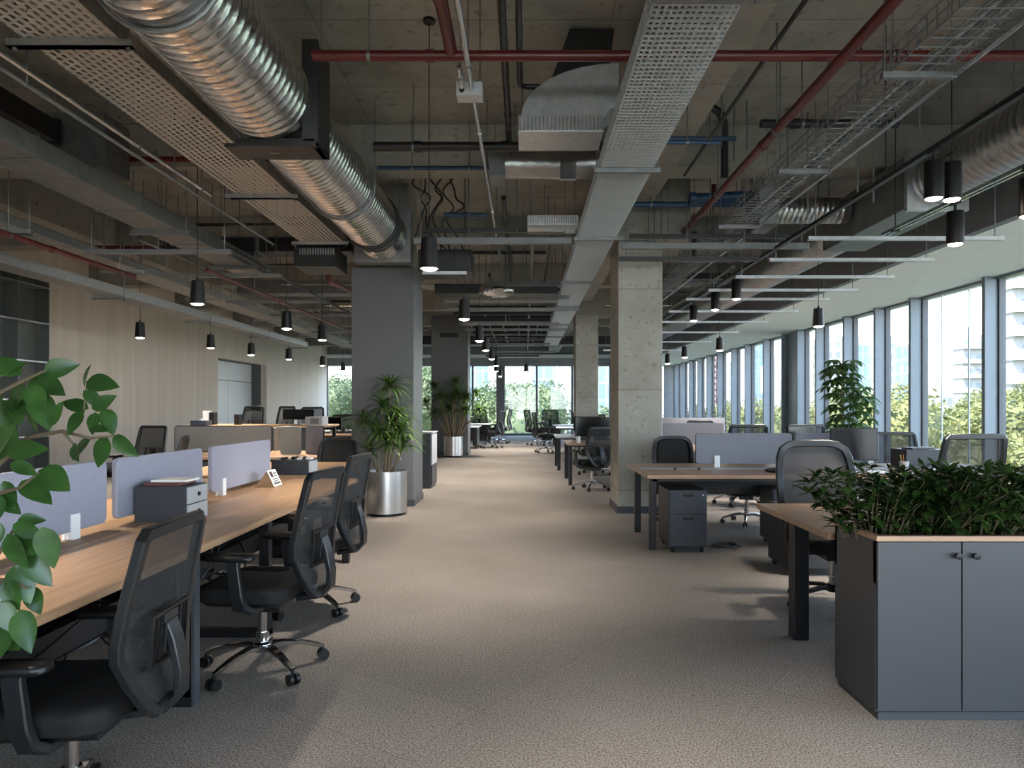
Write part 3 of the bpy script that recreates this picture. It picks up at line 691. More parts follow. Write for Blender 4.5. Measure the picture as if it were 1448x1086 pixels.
pipe('black_pipe','vertical black drop beside the blue valve',[(2.14,8.92,3.6),(2.14,8.92,3.24)],.03,M['bpipe'],(0,),1)
# blue pipes
pipe('blue_pipe','dark blue pipe crossing left of the centre conduits',[(-1.6,7.68,3.97),(-.35,7.68,3.97)],.022,M['blue'],(.3,.8),1)
pipe('blue_pipe','short blue pipe further back left of the centre conduits',[(-1.05,9.15,3.86),(-.48,9.15,3.86)],.03,M['blue'],(.5,),1)
pipe('blue_pipe','upper thin blue pipe crossing right of the mesh tray',[(1.1,6.7,3.92),(2.0,6.7,3.92)],.022,M['blue'],(.7,),1)
pipe('blue_pipe','thin blue pipe just below the upper one right of the mesh tray',[(1.1,6.0,3.62),(1.66,6.0,3.62)],.016,M['blue'],(.5,),0)
pipe('blue_pipe','lower blue water pipe with a fat valve body right of the mesh tray',[(1.15,8.75,3.88),(3.9,8.75,3.88)],.034,M['blue'],(.15,.6,.95),3)
v = thing('valve_body','fat dark blue valve body on the lower blue water pipe','valve',(2.3,8.7,3.85))
MB().tube([(2.02,8.66,3.93),(2.08,8.66,3.93),(2.1,8.66,3.93),(2.95,8.66,3.97),(2.97,8.66,3.97)],[.075,.08,.062,.062,.07],16).build('body',M['blue'],v,world=True)
MB().cyl((2.30,8.60,3.98),(2.30,8.60,4.08),.03,n=10).build('red_handwheel',M['red'],v,world=True)
h = MB(); rod(h,2.6,8.66,4.02); h.build('hanger_rod',M['galvd'],v,world=True)
# centre conduits
pipe('steel_conduit','left of the two bright conduits at top centre',[(-.455,4.88,3.72),(-.455,5.12,3.70)],.02,M['silver'],(.5,),0,'conduit')
pipe('steel_conduit','bright conduit running far away down the middle of the ceiling',[(-.385,2.4,3.70),(-.385,12.0,3.70)],.019,M['silver'],(.25,.5,.75,.95),4,'conduit')
j = thing('junction_box','grey junction box on the bright centre conduits','junction box',(-.40,5.25,3.66))
MB().box(-.50,-.31,5.16,5.30,3.655,3.755).build('box_body',M['lgrey'],j,world=True,smooth=0,bevel=.004)
MB().cyl((-.46,5.155,3.69),(-.46,5.16,3.69),.02,n=10).build('knockout',M['ductd'],j,world=True)
h = MB(); rod(h,-.33,5.23,3.755); h.build('hanger_rod',M['galvd'],j,world=True)
# air diffuser with elbow
def diffuser(x0,x1,y,z,label,big=True):
    t = thing('air_diffuser',label,'air diffuser',((x0+x1)/2,y,z))
    h_ = .125*(x1-x0)/.66; dpt = .42
    MB().box(x0,x1,y,y+dpt,z,z+h_).build('outlet_box',M['galv'],t,world=True,smooth=0,bevel=.004)
    b = MB(); k = 22
    for i in range(k):
        x = x0+.015+(x1-x0-.03)*i/(k-1); b.box(x-.004,x+.004,y-.015,y,z+.008,z+h_-.008)
    b.build('grille_fins',M['silver'],t,world=True,smooth=0)
    if big:
        rows = []; yc = y+dpt/2; zt = z+h_
        cx, cz = x1+.12, zt      # elbow turning from vertical towards the right
        for i in range(9):
            a = PI - (PI/2)*i/8
            ri, ro = .10, (x1-x0)+.10
            pi_ = Vector((cx+ri*math.cos(a),0,cz+ri*math.sin(a)*.8)); po = Vector((cx+ro*math.cos(a),0,cz+ro*math.sin(a)*.55))
            rows.append([Vector((po.x,y+.03,po.z)),Vector((po.x,y+dpt-.03,po.z)),Vector((pi_.x,y+dpt-.03,pi_.z)),Vector((pi_.x,y+.03,pi_.z))])
        MB().loft(rows).build('elbow',M['galv'],t,world=True,smooth=40)
        MB().loft([[(x0+.2,y+.25,zt+.22),(x1+.05,y+.25,zt+.3),(x1+.05,y+.6,zt+.3),(x0+.2,y+.6,zt+.22)],[(x0+.42,y+.3,SLAB-.02),(x1+.12,y+.3,SLAB-.02),(x1+.12,y+.6,SLAB-.02),(x0+.42,y+.6,SLAB-.02)]]).build('riser',M['ductd'],t,world=True,smooth=0)
    hb = MB(); rod(hb,x0+.03,y+dpt*.7,z+h_); rod(hb,x1-.03,y+dpt*.8,z+h_) if not big else None; hb.build('hanger_rod',M['galvd'],t,world=True)
    return t
diffuser(-.05,.615,5.5,3.52,'metal air diffuser with curved duct elbow at top centre')
diffuser(.03,.62,8.05,3.45,'smaller metal air diffuser further back behind the first',False)
t = thing('cross_duct','short silver round duct crossing behind the big air diffuser','air duct',(.3,7.3,3.9))
MB().tube([(-.20,7.3,3.88),(.90,7.3,3.88)],.145,22).build('duct_section',M['foild'],t,world=True,smooth=60)
MB().box(-.36,-.20,7.12,7.5,3.70,4.04).build('square_adaptor',M['galvd'],t,world=True,smooth=0,bevel=.005)
MB().box(.36,.52,7.14,7.2,3.68,3.90).build('foil_patch',M['foild'],t,world=True,smooth=0)
h = MB(); rod(h,-.1,7.3,4.02); rod(h,.8,7.3,4.02); h.build('hanger_rod',M['galvd'],t,world=True)
# right spiral duct
t = thing('spiral_foil_duct','silver spiral duct along the grey bulkhead above the right hand windows','air duct',(4.15,9,3.66))
spiral(MB(), (4.15,3.0,3.66),(4.15,7.1,3.66),.26).build('duct_section',M['foild'],t,world=True,smooth=60)
MB().box(3.84,4.46,7.1,7.16,3.35,3.97).build('square_flange',M['galv'],t,world=True,smooth=0)
MB().box(3.88,4.42,7.16,9.2,3.40,3.93).build('square_section',M['galvd'],t,world=True,smooth=0,bevel=.005)
spiral(MB(), (4.15,9.2,3.66),(4.15,22,3.66),.24).build('duct_section',M['foild'],t,world=True,smooth=60)
for y in (4,6,8.2,11,14,17,20):
    h = MB(); rod(h,4.15,y,3.88); h.build('hanger_rod',M['galvd'],t,world=True)
t = thing('branch_duct','short silver duct branching left of the square duct section on the right','air duct',(3.1,8.9,3.75))
spiral(MB(),(2.95,8.45,3.72),(3.84,8.45,3.72),.15,.06,18).build('duct_section',M['foild'],t,world=True,smooth=60)
MB().box(2.72,2.95,8.2,8.7,3.50,3.95).build('end_box',M['galvd'],t,world=True,smooth=0,bevel=.005)
h = MB(); rod(h,2.85,8.45,3.95); rod(h,3.5,8.45,3.86); h.build('hanger_rod',M['galvd'],t,world=True)
# trapeze struts
def trapeze(y, x0, x1, z, label, hh=.045, m='galvd', second=None, rods=4):
    t = thing('trapeze_strut', label, 'support strut', ((x0+x1)/2, y, z))
    MB().box(x0,x1,y-.03,y+.03,z-hh,z).build('channel',M[m],t,world=True,smooth=0)
    if second: MB().box(x0+.1,x1-.1,y+.08,y+.13,z+second,z+second+.05).build('upper_channel',M['bpipe'],t,world=True,smooth=0)
    for i in range(rods):
        x = x0+.08+(x1-x0-.16)*i/(rods-1); h = MB(); rod(h,x,y,z); h.build('hanger_rod',M['galvd'],t,world=True)
trapeze(8.3,-1.3,.55,3.36,'long strut crossing below the slab just left of the mesh tray',.07,'gpipe',.09)
trapeze(8.35,1.15,3.35,3.31,'strut crossing in front of the raw concrete column top',.07,'gpipe',.08)
trapeze(8.6,1.15,2.85,3.20,'dark lower strut crossing the raw concrete column top',.05,'bpipe')
for k, (y, x0, x1, z) in enumerate(((7.25,2.9,4.9,3.12),(8.4,2.9,4.85,3.14),(9.4,2.8,4.9,3.12),(10.4,2.7,4.9,3.11),(11.4,2.6,4.9,3.13),(12.8,2.6,4.95,3.12),(14.4,2.5,4.95,3.12),(16.4,2.5,4.95,3.12),(18.8,2.4,4.95,3.12),(21.6,2.4,4.95,3.12))):
    trapeze(y, x0, x1, z, '%s pale steel bracket from the viewer under the right hand duct' % ORD[k], .036, 'galv', None, 2)
for k, y in enumerate((10.9,12.6,13.75,14.8,16.2,17.9,19.9,22.0,24.4,27.2,30)):
    trapeze(y, -1.5 if y > 11 else -.6, .55+.25*(k % 3), 3.30+.06*(k % 2), '%s dark strut from the viewer crossing the ceiling beyond the air terminal box' % ORD[k], .06, ['bpipe','gpipe','galvd'][k % 3], .1 if k % 2 else None, 3)
for k, y in enumerate((8.2,9.9,12.1,14.2,17,20.5)):
    trapeze(y, -5.1, -3.4, 3.20+.04*(k % 2), '%s strut from the viewer crossing above the left pendants' % ORD[k], .05, ['gpipe','galvd'][k % 2], None, 3)
# dark cross ducts far back
for k, (y,x0,x1,z,h_,mm) in enumerate(((11.75,-1.5,.55,3.26,.16,'ductd'),(13.0,-1.5,.62,3.34,.20,'galvd'),(16.9,-1.5,.6,3.42,.22,'ductd'),(21.2,-1.55,1.2,3.56,.26,'ductd'),(25.2,-4,4.6,3.6,.3,'ductd'),(10.2,-5.2,-2.5,3.62,.2,'ductd'),(13.75,-5.6,-2.4,3.58,.26,'galvd'),(13.0,1.95,3.8,3.68,.16,'ductd'))):
    t = thing('cross_duct', ['dark duct crossing overhead just before the second grey column','grey duct crossing right behind the dark one before the second grey column','dark duct crossing above the second raw concrete column','dark duct crossing beyond the second grey column','broad dark duct crossing near the far windows','dark duct crossing over the left aisle','grey duct crossing further down the left aisle','dark duct crossing right of the raw concrete column'][k], 'air duct', ((x0+x1)/2,y,z))
    MB().box(x0,x1,y,y+.4,z,z+h_).build('duct_body',M[mm],t,world=True,smooth=0,bevel=.006)
    MB().box((x0+x1)/2-.02,(x0+x1)/2+.02,y-.015,y+.415,z-.015,z+h_+.015).build('flange',M['galvd'],t,world=True,smooth=0)
    h = MB(); rod(h,x0+.1,y+.2,z+h_); rod(h,x1-.1,y+.2,z+h_); h.build('hanger_rod',M['galvd'],t,world=True)
t = thing('foil_wrapped_unit','crumpled foil wrapped unit hanging below the dark cross ducts','air duct',(-.45,11.2,3.25))
mb = MB(); rr_ = random.Random(3); rows = []
for i in range(8):
    a = i/7; k = math.sin(PI*(.12+.76*a))
    rows.append([(-.72+.55*a, 11.15+.2*k*math.cos(q)+rr_.uniform(-.02,.02), 3.22+.12*k*math.sin(q)+rr_.uniform(-.02,.02)) for q in [2*PI*j/12 for j in range(12)]])
mb.loft(rows).build('foil_wrap',M['foil'],t,world=True,smooth=20)
h = MB(); rod(h,-.6,11.15,3.30); rod(h,-.3,11.15,3.30); h.build('hanger_rod',M['galvd'],t,world=True)
# thin clutter pipes
rp_ = random.Random(19)
clut = []
for k in range(9): clut.append((0, 9.9+k*1.9, rp_.uniform(-1.4,-.9), rp_.uniform(.2,.6), rp_.uniform(3.45,3.95)))
for k in range(9): clut.append((1, 8.9+k*1.5, rp_.uniform(-5.2,-4.4), rp_.uniform(-3.4,-2.5), rp_.uniform(3.55,3.95)))
for k in range(6): clut.append((2, 9.95+k*1.7, rp_.uniform(1.9,2.3), rp_.uniform(3.2,4.5), rp_.uniform(3.40,3.95)))
cnt = [0,0,0]
for kind, y, x0, x1, z in clut:
    i = cnt[kind]; cnt[kind] += 1
    pipe('thin_cross_pipe', '%s thin pipe from the viewer crossing %s' % (ORD[i], ['between the second column pair','above the left aisle','right of the raw concrete columns'][kind]), [(x0,y,z),(x1,y,z)], rp_.choice((.014,.02,.028)), M[rp_.choice(('bpipe','gpipe','galvd','bpipe','red' if kind == 1 and i == 4 else 'silver'))], (.15,.85), 1)
for k, (x,z,ya,yb,mm,r) in enumerate(((-.95,3.55,9.7,24,'galvd',.02),(-.6,3.62,12,26,'bpipe',.03),(.1,3.5,9.0,26,'gpipe',.025),(.35,3.58,9.2,22,'bpipe',.02),(-3.6,3.3,8.5,22,'bpipe',.025),(-4.7,3.42,8.6,24,'galvd',.02),(2.9,3.32,9.8,22,'galvd',.02),(3.1,3.30,10,24,'bpipe',.02),(-.25,3.86,8.4,18,'bpipe',.03))):
    pipe('thin_long_pipe', ['dull thin pipe running away right of the grey columns','black thin pipe running away right of the grey columns','grey thin pipe running away left of the mesh tray','black thin pipe running away close to the mesh tray','black thin pipe running away over the left pendants','dull thin pipe running away over the left pendants','dull thin pipe running away beside the light track','black thin pipe running away beside the light track','black pipe running away above the foil wrapped unit'][k], [(x,ya,z),(x,yb,z)], r, M[mm], (.1,.5,.9), 2)
k = 0
for x, y, zb in ((1.95,7.0,3.95),(2.06,7.3,3.95),(2.16,7.3,3.92),(2.26,7.2,4.0),(1.56,8.9,3.45),(1.64,8.95,3.42),(1.72,8.9,3.5),(2.75,7.4,3.6),(3.0,7.5,3.4),(3.2,6.8,3.45),(3.45,7.0,3.4),(2.9,6.1,3.7),(3.35,6.0,3.6)):
    h = MB(); rod(h,x,y,zb,SLAB+.03,.009); h.build('threaded_rod',M['galvd'],BASKET,world=True)
# ceiling cable tangle above the big duct end
rr_ = random.Random(8)
for k in range(6):
    p = []; x = -1.35+.09*k; 
    for i in range(9): p.append((x+rr_.uniform(-.12,.12), 9.25+rr_.uniform(-.1,.1), 4.55-.146*i))
    p[0] = (p[0][0],p[0][1],4.56); o = MB().tube(spline(p),.011,6).build('loose_cable',M['bpipe']); tag(o,'black loose cable dangling above the dark air terminal box','cable','loose cables above the air terminal')

# ================================================================== LAMPS
def lamp_light(parent, z, power, ang=104, blend=.75, col=(1,.91,.80), rad=.05):
    l = bpy.data.lights.new('lamp_light','SPOT'); l.energy = power; l.spot_size = math.radians(ang); l.spot_blend = blend; l.color = col; l.shadow_soft_size = rad
    o = bpy.data.objects.new('lamp_light', l); COL.objects.link(o); o.parent = parent; o.location = (0,0,z); return o
PEND = 140.
def make_pendant(drop=1.75):
    t = thing('pendant_lamp','','pendant lamp',(0,0,0))
    MB().lathe([(.0,.25),(.060,.25),(.064,.245),(.078,.0),(.073,.0),(.060,.05),(.0,.05)],n=24).build('shade',M['black'],t,smooth=35)
    MB().lathe([(.066,.012),(.058,-.004),(.035,-.014),(0,-.018)],n=18).build('bulb',M['bulb'],t)
    MB().cyl((0,0,.25),(0,0,drop+.25),.004,n=6).build('cord',M['black'],t)
    MB().lathe([(0,.285),(.012,.285),(.014,.25),(0,.25)],n=10).build('cord_grip',M['black'],t)
    MB().lathe([(0,drop+.25),(.05,drop+.25),(.05,drop+.225),(0,drop+.22)],n=14).build('ceiling_cap',M['black'],t)
    lamp_light(t,-.03,PEND); return t
pz = 2.49; pd = make_pendant(SLAB-2.49-.25); first = True
def pend(x,y,label):
    global first
    if first: pd.location = (x,y,pz); pd['label'] = label; first = False
    else: dup(pd,(x,y,pz),0,label)
pend(-.77,5.7,'large near black pendant hanging just right of the front grey column')
for k,y in enumerate((9.0,12,14,16.5,19.2,22.2,26)): pend(-.77 if y < 20 else -.9,y,'%s pendant receding right of the grey columns, counted behind the large near one' % ORD[k])
pend(.05,22.6,'lone pendant against the far windows between the aisles')
for k,(x,y) in enumerate(((-3.54,7.65),(-3.40,10.1),(-3.38,11.8),(-3.4,14.5))): pend(x,y,['biggest glowing pendant over the left screens','dark pendant behind the biggest glowing one on the left','pendant near the far end of the beige wall throwing a light cone','small pendant just left of the front grey column'][k])
for k,(x,y) in enumerate(((-6.2,11.4),(-5.95,13.4),(-5.88,15.2),(-5.54,16.6),(-5.46,19.1),(-5.6,21.8))): pend(x,y,'%s pendant from the left in the lower row before the beige wall' % ORD[k])
for k,(x,y) in enumerate(((4.07,9.8),(3.86,14),(3.62,16),(3.68,18.2))): pend(x,y,['pendant hanging clear before the white soffit at right','second pendant from the viewer near the right soffit','third pendant from the viewer near the right soffit','fourth pendant from the viewer, next to the raw concrete column'][k])
for k,(x,y) in enumerate(((.7,1.5),(-3.5,4.2),(3.9,4.0),(-.77,-2.2),(-2.9,2.2),(3.9,0),(-6,6),(-6,1))): pend(x,y,['added unseen fill pendant overhead warming the foreground','added unseen fill pendant left of the viewer over the near left desk','added unseen fill pendant right of the viewer over the planter','added unseen fill pendant well behind the viewer in the aisle','added unseen fill pendant brightening the near end of the long left desk','added unseen fill pendant near the right windows beside the viewer','added unseen fill pendant out of sight to the left','added unseen fill pendant far left of the viewer'][k])  # unseen lamps added as fill to brighten the near part of the room
# light tracks and spot lights on the right
t1 = thing('light_track','black light track running along left of the right hand spiral duct','light track',(2.96,9,3.26))
MB().box(2.94,2.985,3.0,20,3.23,3.265).build('rail',M['black'],t1,world=True,smooth=0)
for y in (3.6,5.8,8.8,11.5,14.5,18):
    h = MB(); rod(h,2.962,y,3.265,SLAB,.005); h.build('hanger_wire',M['steel'],t1,world=True)
t2 = thing('light_track','bright double light track lower down before the grey bulkhead','light track',(3.55,6,3.08))
MB().box(3.53,3.55,3.0,7.0,3.07,3.10).box(3.58,3.60,3.0,7.0,3.07,3.10).build('rail',M['silver'],t2,world=True,smooth=0)
for y in (3.6,5.0,6.8):
    h = MB(); rod(h,3.565,y,3.08,SLAB,.005); h.build('hanger_wire',M['steel'],t2,world=True); MB().box(3.53,3.60,y-.015,y+.015,3.06,3.08).build('cross_clip',M['steel'],t2,world=True,smooth=0)
def make_spot():
    t = thing('track_spot_lamp','','spot lamp',(0,0,0))
    MB().lathe([(0,.27),(.064,.27),(.066,.265),(.066,0),(.06,0),(.05,.05),(0,.05)],n=24).build('housing',M['black'],t,smooth=35)
    MB().lathe([(.058,.012),(.05,-.004),(.03,-.012),(0,-.015)],n=18).build('bulb',M['bulb'],t)
    MB().cyl((0,0,.27),(0,0,.33),.012,n=8).build('stem',M['black'],t)
    MB().box(-.02,.02,-.05,.05,.33,.345).build('track_adaptor',M['black'],t,smooth=0)
    lamp_light(t,-.02,60,80); return t
sp0 = make_spot()
sp_list = [(2.962,5.12,2.885,'left of the two large spot lamps side by side on the black track'),(3.14,5.2,2.90,'right one of the two large spot lamps hanging near the black track'),(3.567,5.86,2.725,'spot lamp on the bright track just below the two large ones'),
  (2.962,9.9,2.885,'nearest spot lamp of the grey trio further along the black track'),(2.962,11.0,2.885,'middle spot lamp of the grey trio further along the black track'),(2.962,12.4,2.885,'farthest spot lamp of the grey trio further along the black track'),(3.567,5.0,2.725,'spot lamp at the right edge of the picture on the bright track')]
for k,(x,y,z,lb) in enumerate(sp_list):
    if k == 0: sp0.location = (x,y,z); sp0['label'] = lb
    else: o = dup(sp0,(x,y,z),0,lb)
h = MB(); rod(h,3.14,5.2,3.245,SLAB,.004); o = h.build('suspension_wire',M['steel']); tag(o,'thin wire holding the right one of the two large spot lamps','wire')

# ================================================================== FURNITURE
def make_chair(kind='A'):
    """faces +Y, stands on z=0"""
    t = thing('office_chair', '', 'chair', (0,0,0))
    if kind == 'A':
        prof = [(1.035,-.350,.205),(1.015,-.347,.225),(.90,-.322,.238),(.80,-.300,.246),(.70,-.282,.252),(.645,-.278,.248),(.56,-.293,.205),(.47,-.316,.150),(.425,-.326,.10)]
        fw, ft, pm = .040, .034, M['mesh']
    else:
        prof = [(1.075,-.375,.10),(1.065,-.373,.17),(1.03,-.365,.222),(.97,-.35,.245),(.88,-.325,.256),(.75,-.30,.258),(.62,-.29,.25),(.52,-.30,.225),(.47,-.305,.18)]
        fw, ft, pm = .050, .034, M['meshl'] if kind == 'B' else M['leather']
    loop = [(-h,y,z) for z,y,h in reversed(prof)] + [(h,y,z) for z,y,h in prof]
    bf = MB().sweep(loop, (0,-1,0), fw, ft, True).build('back_frame', M['frame'], t, smooth=35)
    rows = []
    for i in range(17):
        z = prof[-1][0]+.02 + (prof[0][0]-prof[-1][0]-.025)*i/16
        for a, b in zip(prof[:-1], prof[1:]):
            if b[0] <= z <= a[0]: q = (z-b[0])/(a[0]-b[0]); y = b[1]+(a[1]-b[1])*q; h = b[2]+(a[2]-b[2])*q; break
        rows.append([(h*u, y-.012+.018*(u*u-1)*-1*.6, z) for u in [-.97+1.94*k/8 for k in range(9)]])
    MB().grid(rows).build('back_panel', pm, t, smooth=60, thick=.012 if kind == 'C' else 0)
    if kind == 'A':
        lum = MB()
        zs = [(.575,-.325),(.66,-.312),(.745,-.335)]
        for x in (-.135,.135): lum.taper((x,zs[0][1],zs[0][0]),(x,zs[2][1],zs[2][0]),.012,.012,.012,.012)
        for z,y in ((.575,-.325),(.745,-.335)): lum.taper((-.14,y,z),(.14,y,z),.012,.012,.012,.012)
        for k in range(9):
            x = -.115+.0288*k; lum.taper((x,-.322,.585),(x,-.332,.735),.006,.006,.006,.006)
        lo = lum.build('lumbar_frame', M['black'], t, smooth=0)
        MB().taper((-.05,-.336,.72),(.05,-.336,.72),.01,.03,.01,.03).taper((0,-.330,.60),(0,-.338,.705),.085,.012,.085,.012,up=(0,1,0)).build('lumbar_plate', M['frame'], t, smooth=0, bevel=.003)
        MB().sweep([(0,-.33,.70),(0,-.352,.64),(0,-.375,.53),(0,-.372,.45),(0,-.33,.405),(0,-.2,.385)], (1,0,0), .026, [.075]*6 and .08).build('back_spine', M['frame'], t, smooth=30)
    else:
        if kind == 'B':
            MB().box(-.028,.028,-.345,-.33,.685,.745).build('lumbar_clip', M['lgrey'], t, smooth=0, bevel=.003)
        MB().sweep([(0,-.325,.66),(0,-.35,.56),(0,-.35,.46),(0,-.31,.41),(0,-.18,.385)], (1,0,0), .026, .075).build('back_spine', M['frame'], t, smooth=30)
    prs = []
    for sc, z in ((.90,.402),(.99,.412),(1.,.44),(1.,.462),(.975,.478),(.90,.488),(.6,.492)):
        prs.append([(x, y+.02, z-.018*max(0,(y-.14)/.1)**2*(1 if z > .42 else .4)) for x,y,_ in rr(.51*sc,.50*sc,.10*sc,0,6)])
    MB().loft(prs).build('seat', M['seat'] if kind != 'C' else M['leather'], t, smooth=60)
    MB().loft([rr(.44,.42,.08,.385,5,0,.02), rr(.47,.45,.09,.403,5,0,.02)]).build('seat_pan', M['black'], t, smooth=50)
    MB().box(-.09,.09,-.14,.12,.325,.386).taper((.09,.03,.36),(.25,.05,.35),.012,.012,.02,.008).build('tilt_mechanism', M['black'], t, smooth=0, bevel=.008)
    for s in (-1,1):
        a = MB().sweep([(s*.16,-.06,.375),(s*.24,-.05,.375),(s*.285,-.035,.40),(s*.30,-.02,.46),(s*.30,0,.60),(s*.30,.0,.632)], (0,1,0), [.035,.035,.038,.036,.032,.03], .062).build('armrest', M['frame'], t, smooth=35)
        MB().loft([rr(.075,.23,.03,.632,4,s*.295,.02), rr(.09,.25,.035,.640,4,s*.295,.02), rr(.09,.25,.035,.655,4,s*.295,.02), rr(.075,.235,.03,.664,4,s*.295,.02)]).build('arm_pad', M['black'], a, smooth=50)
    MB().cyl((0,0,.16),(0,0,.33),.024,n=16).cyl((0,0,.10),(0,0,.20),.033,n=16).build('gas_lift', M['chrome'], t)
    for k in range(5):
        g = 2*PI*k/5+.3; c, q = math.cos(g), math.sin(g)
        pts = [Vector((c*rr_,q*rr_,z)) for rr_,z in ((.02,.125),(.10,.128),(.20,.112),(.275,.088),(.312,.074))]
        MB().sweep(pts, (0,0,1), [.05,.045,.036,.03,.026], .022).build('base_leg', M['chrome'] if kind == 'A' else M['steel'], t, smooth=40)
        w = MB(); px, py = -q, c
        for s in (-1,1): w.cyl((c*.315+px*.008*s,q*.315+py*.008*s,.029),(c*.315+px*.026*s,q*.315+py*.026*s,.029),.029,n=14)
        w.cyl((c*.312,q*.312,.03),(c*.312,q*.312,.08),.009,n=8)
        w.build('caster', M['black'], t, smooth=30)
    MB().lathe([(0,.10),(.045,.10),(.048,.14),(.036,.15),(0,.15)],n=16).build('base_hub', M['chrome'] if kind == 'A' else M['steel'], t)
    return t
chairs = {k: make_chair(k) for k in 'ABC'}; cused = {'A':False,'B':False,'C':False}
def chair(x, y, face, label, kind='A', lift=0, sc=1., group=None):
    rz = math.radians(face) - PI/2          # face: heading in degrees, 0 = +X, 90 = away from the viewer
    k = chairs[kind]
    if not cused[kind]:
        cused[kind] = True; k.location = (x,y,lift); k.rotation_euler = (0,0,rz); k['label'] = label; k.scale = (sc,)*3; o = k
        if group: k['group'] = group
    else:
        o = dup(k,(x,y,lift),rz,label,scale=(sc,)*3)
        if group: o['group'] = group
        elif 'group' in o: del o['group']
    return o
chair(-1.50, 2.34, 183, 'nearest black mesh chair at lower left, its back filling the corner', 'A', 0, .955)
chair(-1.38, 3.72, 174, 'second black mesh chair along the left wood desk, armrests in full view')
chair(-1.47, 4.85, 176, 'third black mesh chair along the left wood desk, nearest the steel planter')
chair(1.92+.22, 4.90, 268, 'large taupe mesh chair with rounded back behind the right near desk', 'B', 0, 1.03)
chair(-2.36, 8.62, 270, 'dark low backed chair beside the front grey column, facing the viewer', 'C', 0, .9)
chair(1.86, 8.62, 268, 'dark rounded chair behind the right wood desk by the concrete column', 'C', 0, .92)
chair(2.62, 8.35, 250, 'black mesh chair tucked behind the lilac screen of the right desk', 'A', 0, .9)
chair(3.60, 6.08, 95, 'black mesh chair with its back to the viewer behind the planter shrubs', 'A', 0, 1.1)
chair(4.72, 8.75, 262, 'black mesh chair behind the grey box at the right end of the wood desk')
chair(3.02, 9.95, 92, 'black chair top showing above the front lilac screen, left of two', 'A', 0, 1.08)
chair(3.78, 9.95, 95, 'black chair top showing above the front lilac screen, right of two', 'A', 0, 1.08)
chair(3.35, 13.2, 268, 'black chair beyond the second row screen near the small green plant', 'A', 0, 1.06)
chair(3.4, 15.5, 80, 'small black chair far back by the right corner panel', 'A', 0, 1.06)
chair(1.12, 11.75, 112, 'black chair at the desk with the big monitor, left of the concrete column')
chair(-5.50, 9.9, 250, 'black chair against the beige wall left of the long screen', 'A', 0, 1.05)
chair(-4.55, 8.7, 195, 'low black chair whose back rises over the left lilac screen', 'C', 0, .93)
chair(-5.92, 14.9, 255, 'tall black mesh chair at the high counter before the white panel door, left one', 'A', .34)
chair(-5.28, 14.9, 240, 'tall black mesh chair at the high counter before the white panel door, right one', 'A', .34)
chair(-4.60, 15.0, 270, 'black mesh chair centred above the two short grey screens', 'A', .32)
chair(-4.62, 17.55, 268, 'black chair in the far left bay behind the white fronted bench, left one', 'A', 0, 1.12)
chair(-4.25, 18.6, 268, 'black chair in the far left bay partly hidden by the grey column', 'A', 0, 1.12)
chair(-1.12, 23.6, 160, 'black chair on the left of the far aisle, nearer one', 'A', 0, 1.18)
chair(-.95, 26.5, 172, 'black chair on the left of the far aisle, by the window pier', 'A', 0, 1.25)
chair(-1.85, 28.2, 268, 'black chair at the far left desks against the window', 'A', 0, 1.2)
chair(.66, 21.2, 10, 'large black chair on the right side of the far aisle', 'A', 0, 1.15)
chair(.46, 25.4, 20, 'black chair further back on the right of the far aisle', 'A', 0, 1.2)
chair(.95, 26.4, 268, 'black chair behind the far right desks against the window', 'A', 0, 1.2)
chair(2.05, 20.0, 268, 'black chair half hidden by the back raw concrete column', 'A', 0, 1.1)
chair(1.42, 14.4, 268, 'black chair behind the big monitor by the concrete column', 'A', 0, 1.05)

# ---- desks
def bench(name, label, x0, x1, y0, y1, legs, ztop=.735, m='wood', frame=True, along='x', panel=None, th=.035, legw=.06, cat='desk'):
    t = thing(name, label, cat, ((x0+x1)/2,(y0+y1)/2,0))
    MB().box(x0,x1,y0,y1,ztop-th,ztop).build('worktop', M[m], t, world=True, smooth=0, bevel=.004)
    for x,y in legs: MB().box(x-legw/2,x+legw/2,y-legw/2,y+legw/2,0,ztop-th).build('leg', M['steel'], t, world=True, smooth=0, bevel=.004)
    if frame:
        i = .07; f = MB()
        f.box(x0+i,x1-i,y0+i,y0+i+.04,ztop-th-.03,ztop-th).box(x0+i,x1-i,y1-i-.04,y1-i,ztop-th-.03,ztop-th).box(x0+i,x0+i+.04,y0+i,y1-i,ztop-th-.03,ztop-th).box(x1-i-.04,x1-i,y0+i,y1-i,ztop-th-.03,ztop-th)
        f.build('under_frame', M['steel'], t, world=True, smooth=0)
    if panel:
        x_0,x_1,y_0,y_1,z_0,z_1,mm = panel; MB().box(x_0,x_1,y_0,y_1,z_0,z_1).build('modesty_panel', M[mm], t, world=True, smooth=0)
    return t
t = bench('bench_desk','long oak topped bench desk along the left with lilac screens',-2.92,-1.50,1.75,6.35,[(-1.56,3.28),(-2.86,3.28),(-1.56,4.26),(-2.86,4.26),(-1.58,6.25),(-2.86,6.25),(-1.58,1.85),(-2.86,1.85)],m='wood',panel=(-2.25,-2.15,2.0,6.2,.52,.66,'steel'))
MB().box(-1.60,-1.52,3.25,3.31,.0,.70).build('leg_panel',M['dgrey'],t,world=True,smooth=0)
for yy in (3.245,4.225): MB().box(-2.9,-1.53,yy,yy+.07,.0,.045).build('foot_bar',M['steel'],t,world=True,smooth=0)
MB().box(-2.34,-2.06,1.8,6.3,.7352,.738).build('cable_flap',M['edge'],t,world=True,smooth=0)
bench('bench_desk','oak bench desk beyond the left one with dark storage box at its end',-3.45,-1.98,6.62,8.25,[(-2.04,6.7),(-2.04,8.17),(-3.38,6.7),(-3.38,8.17)],m='wood')
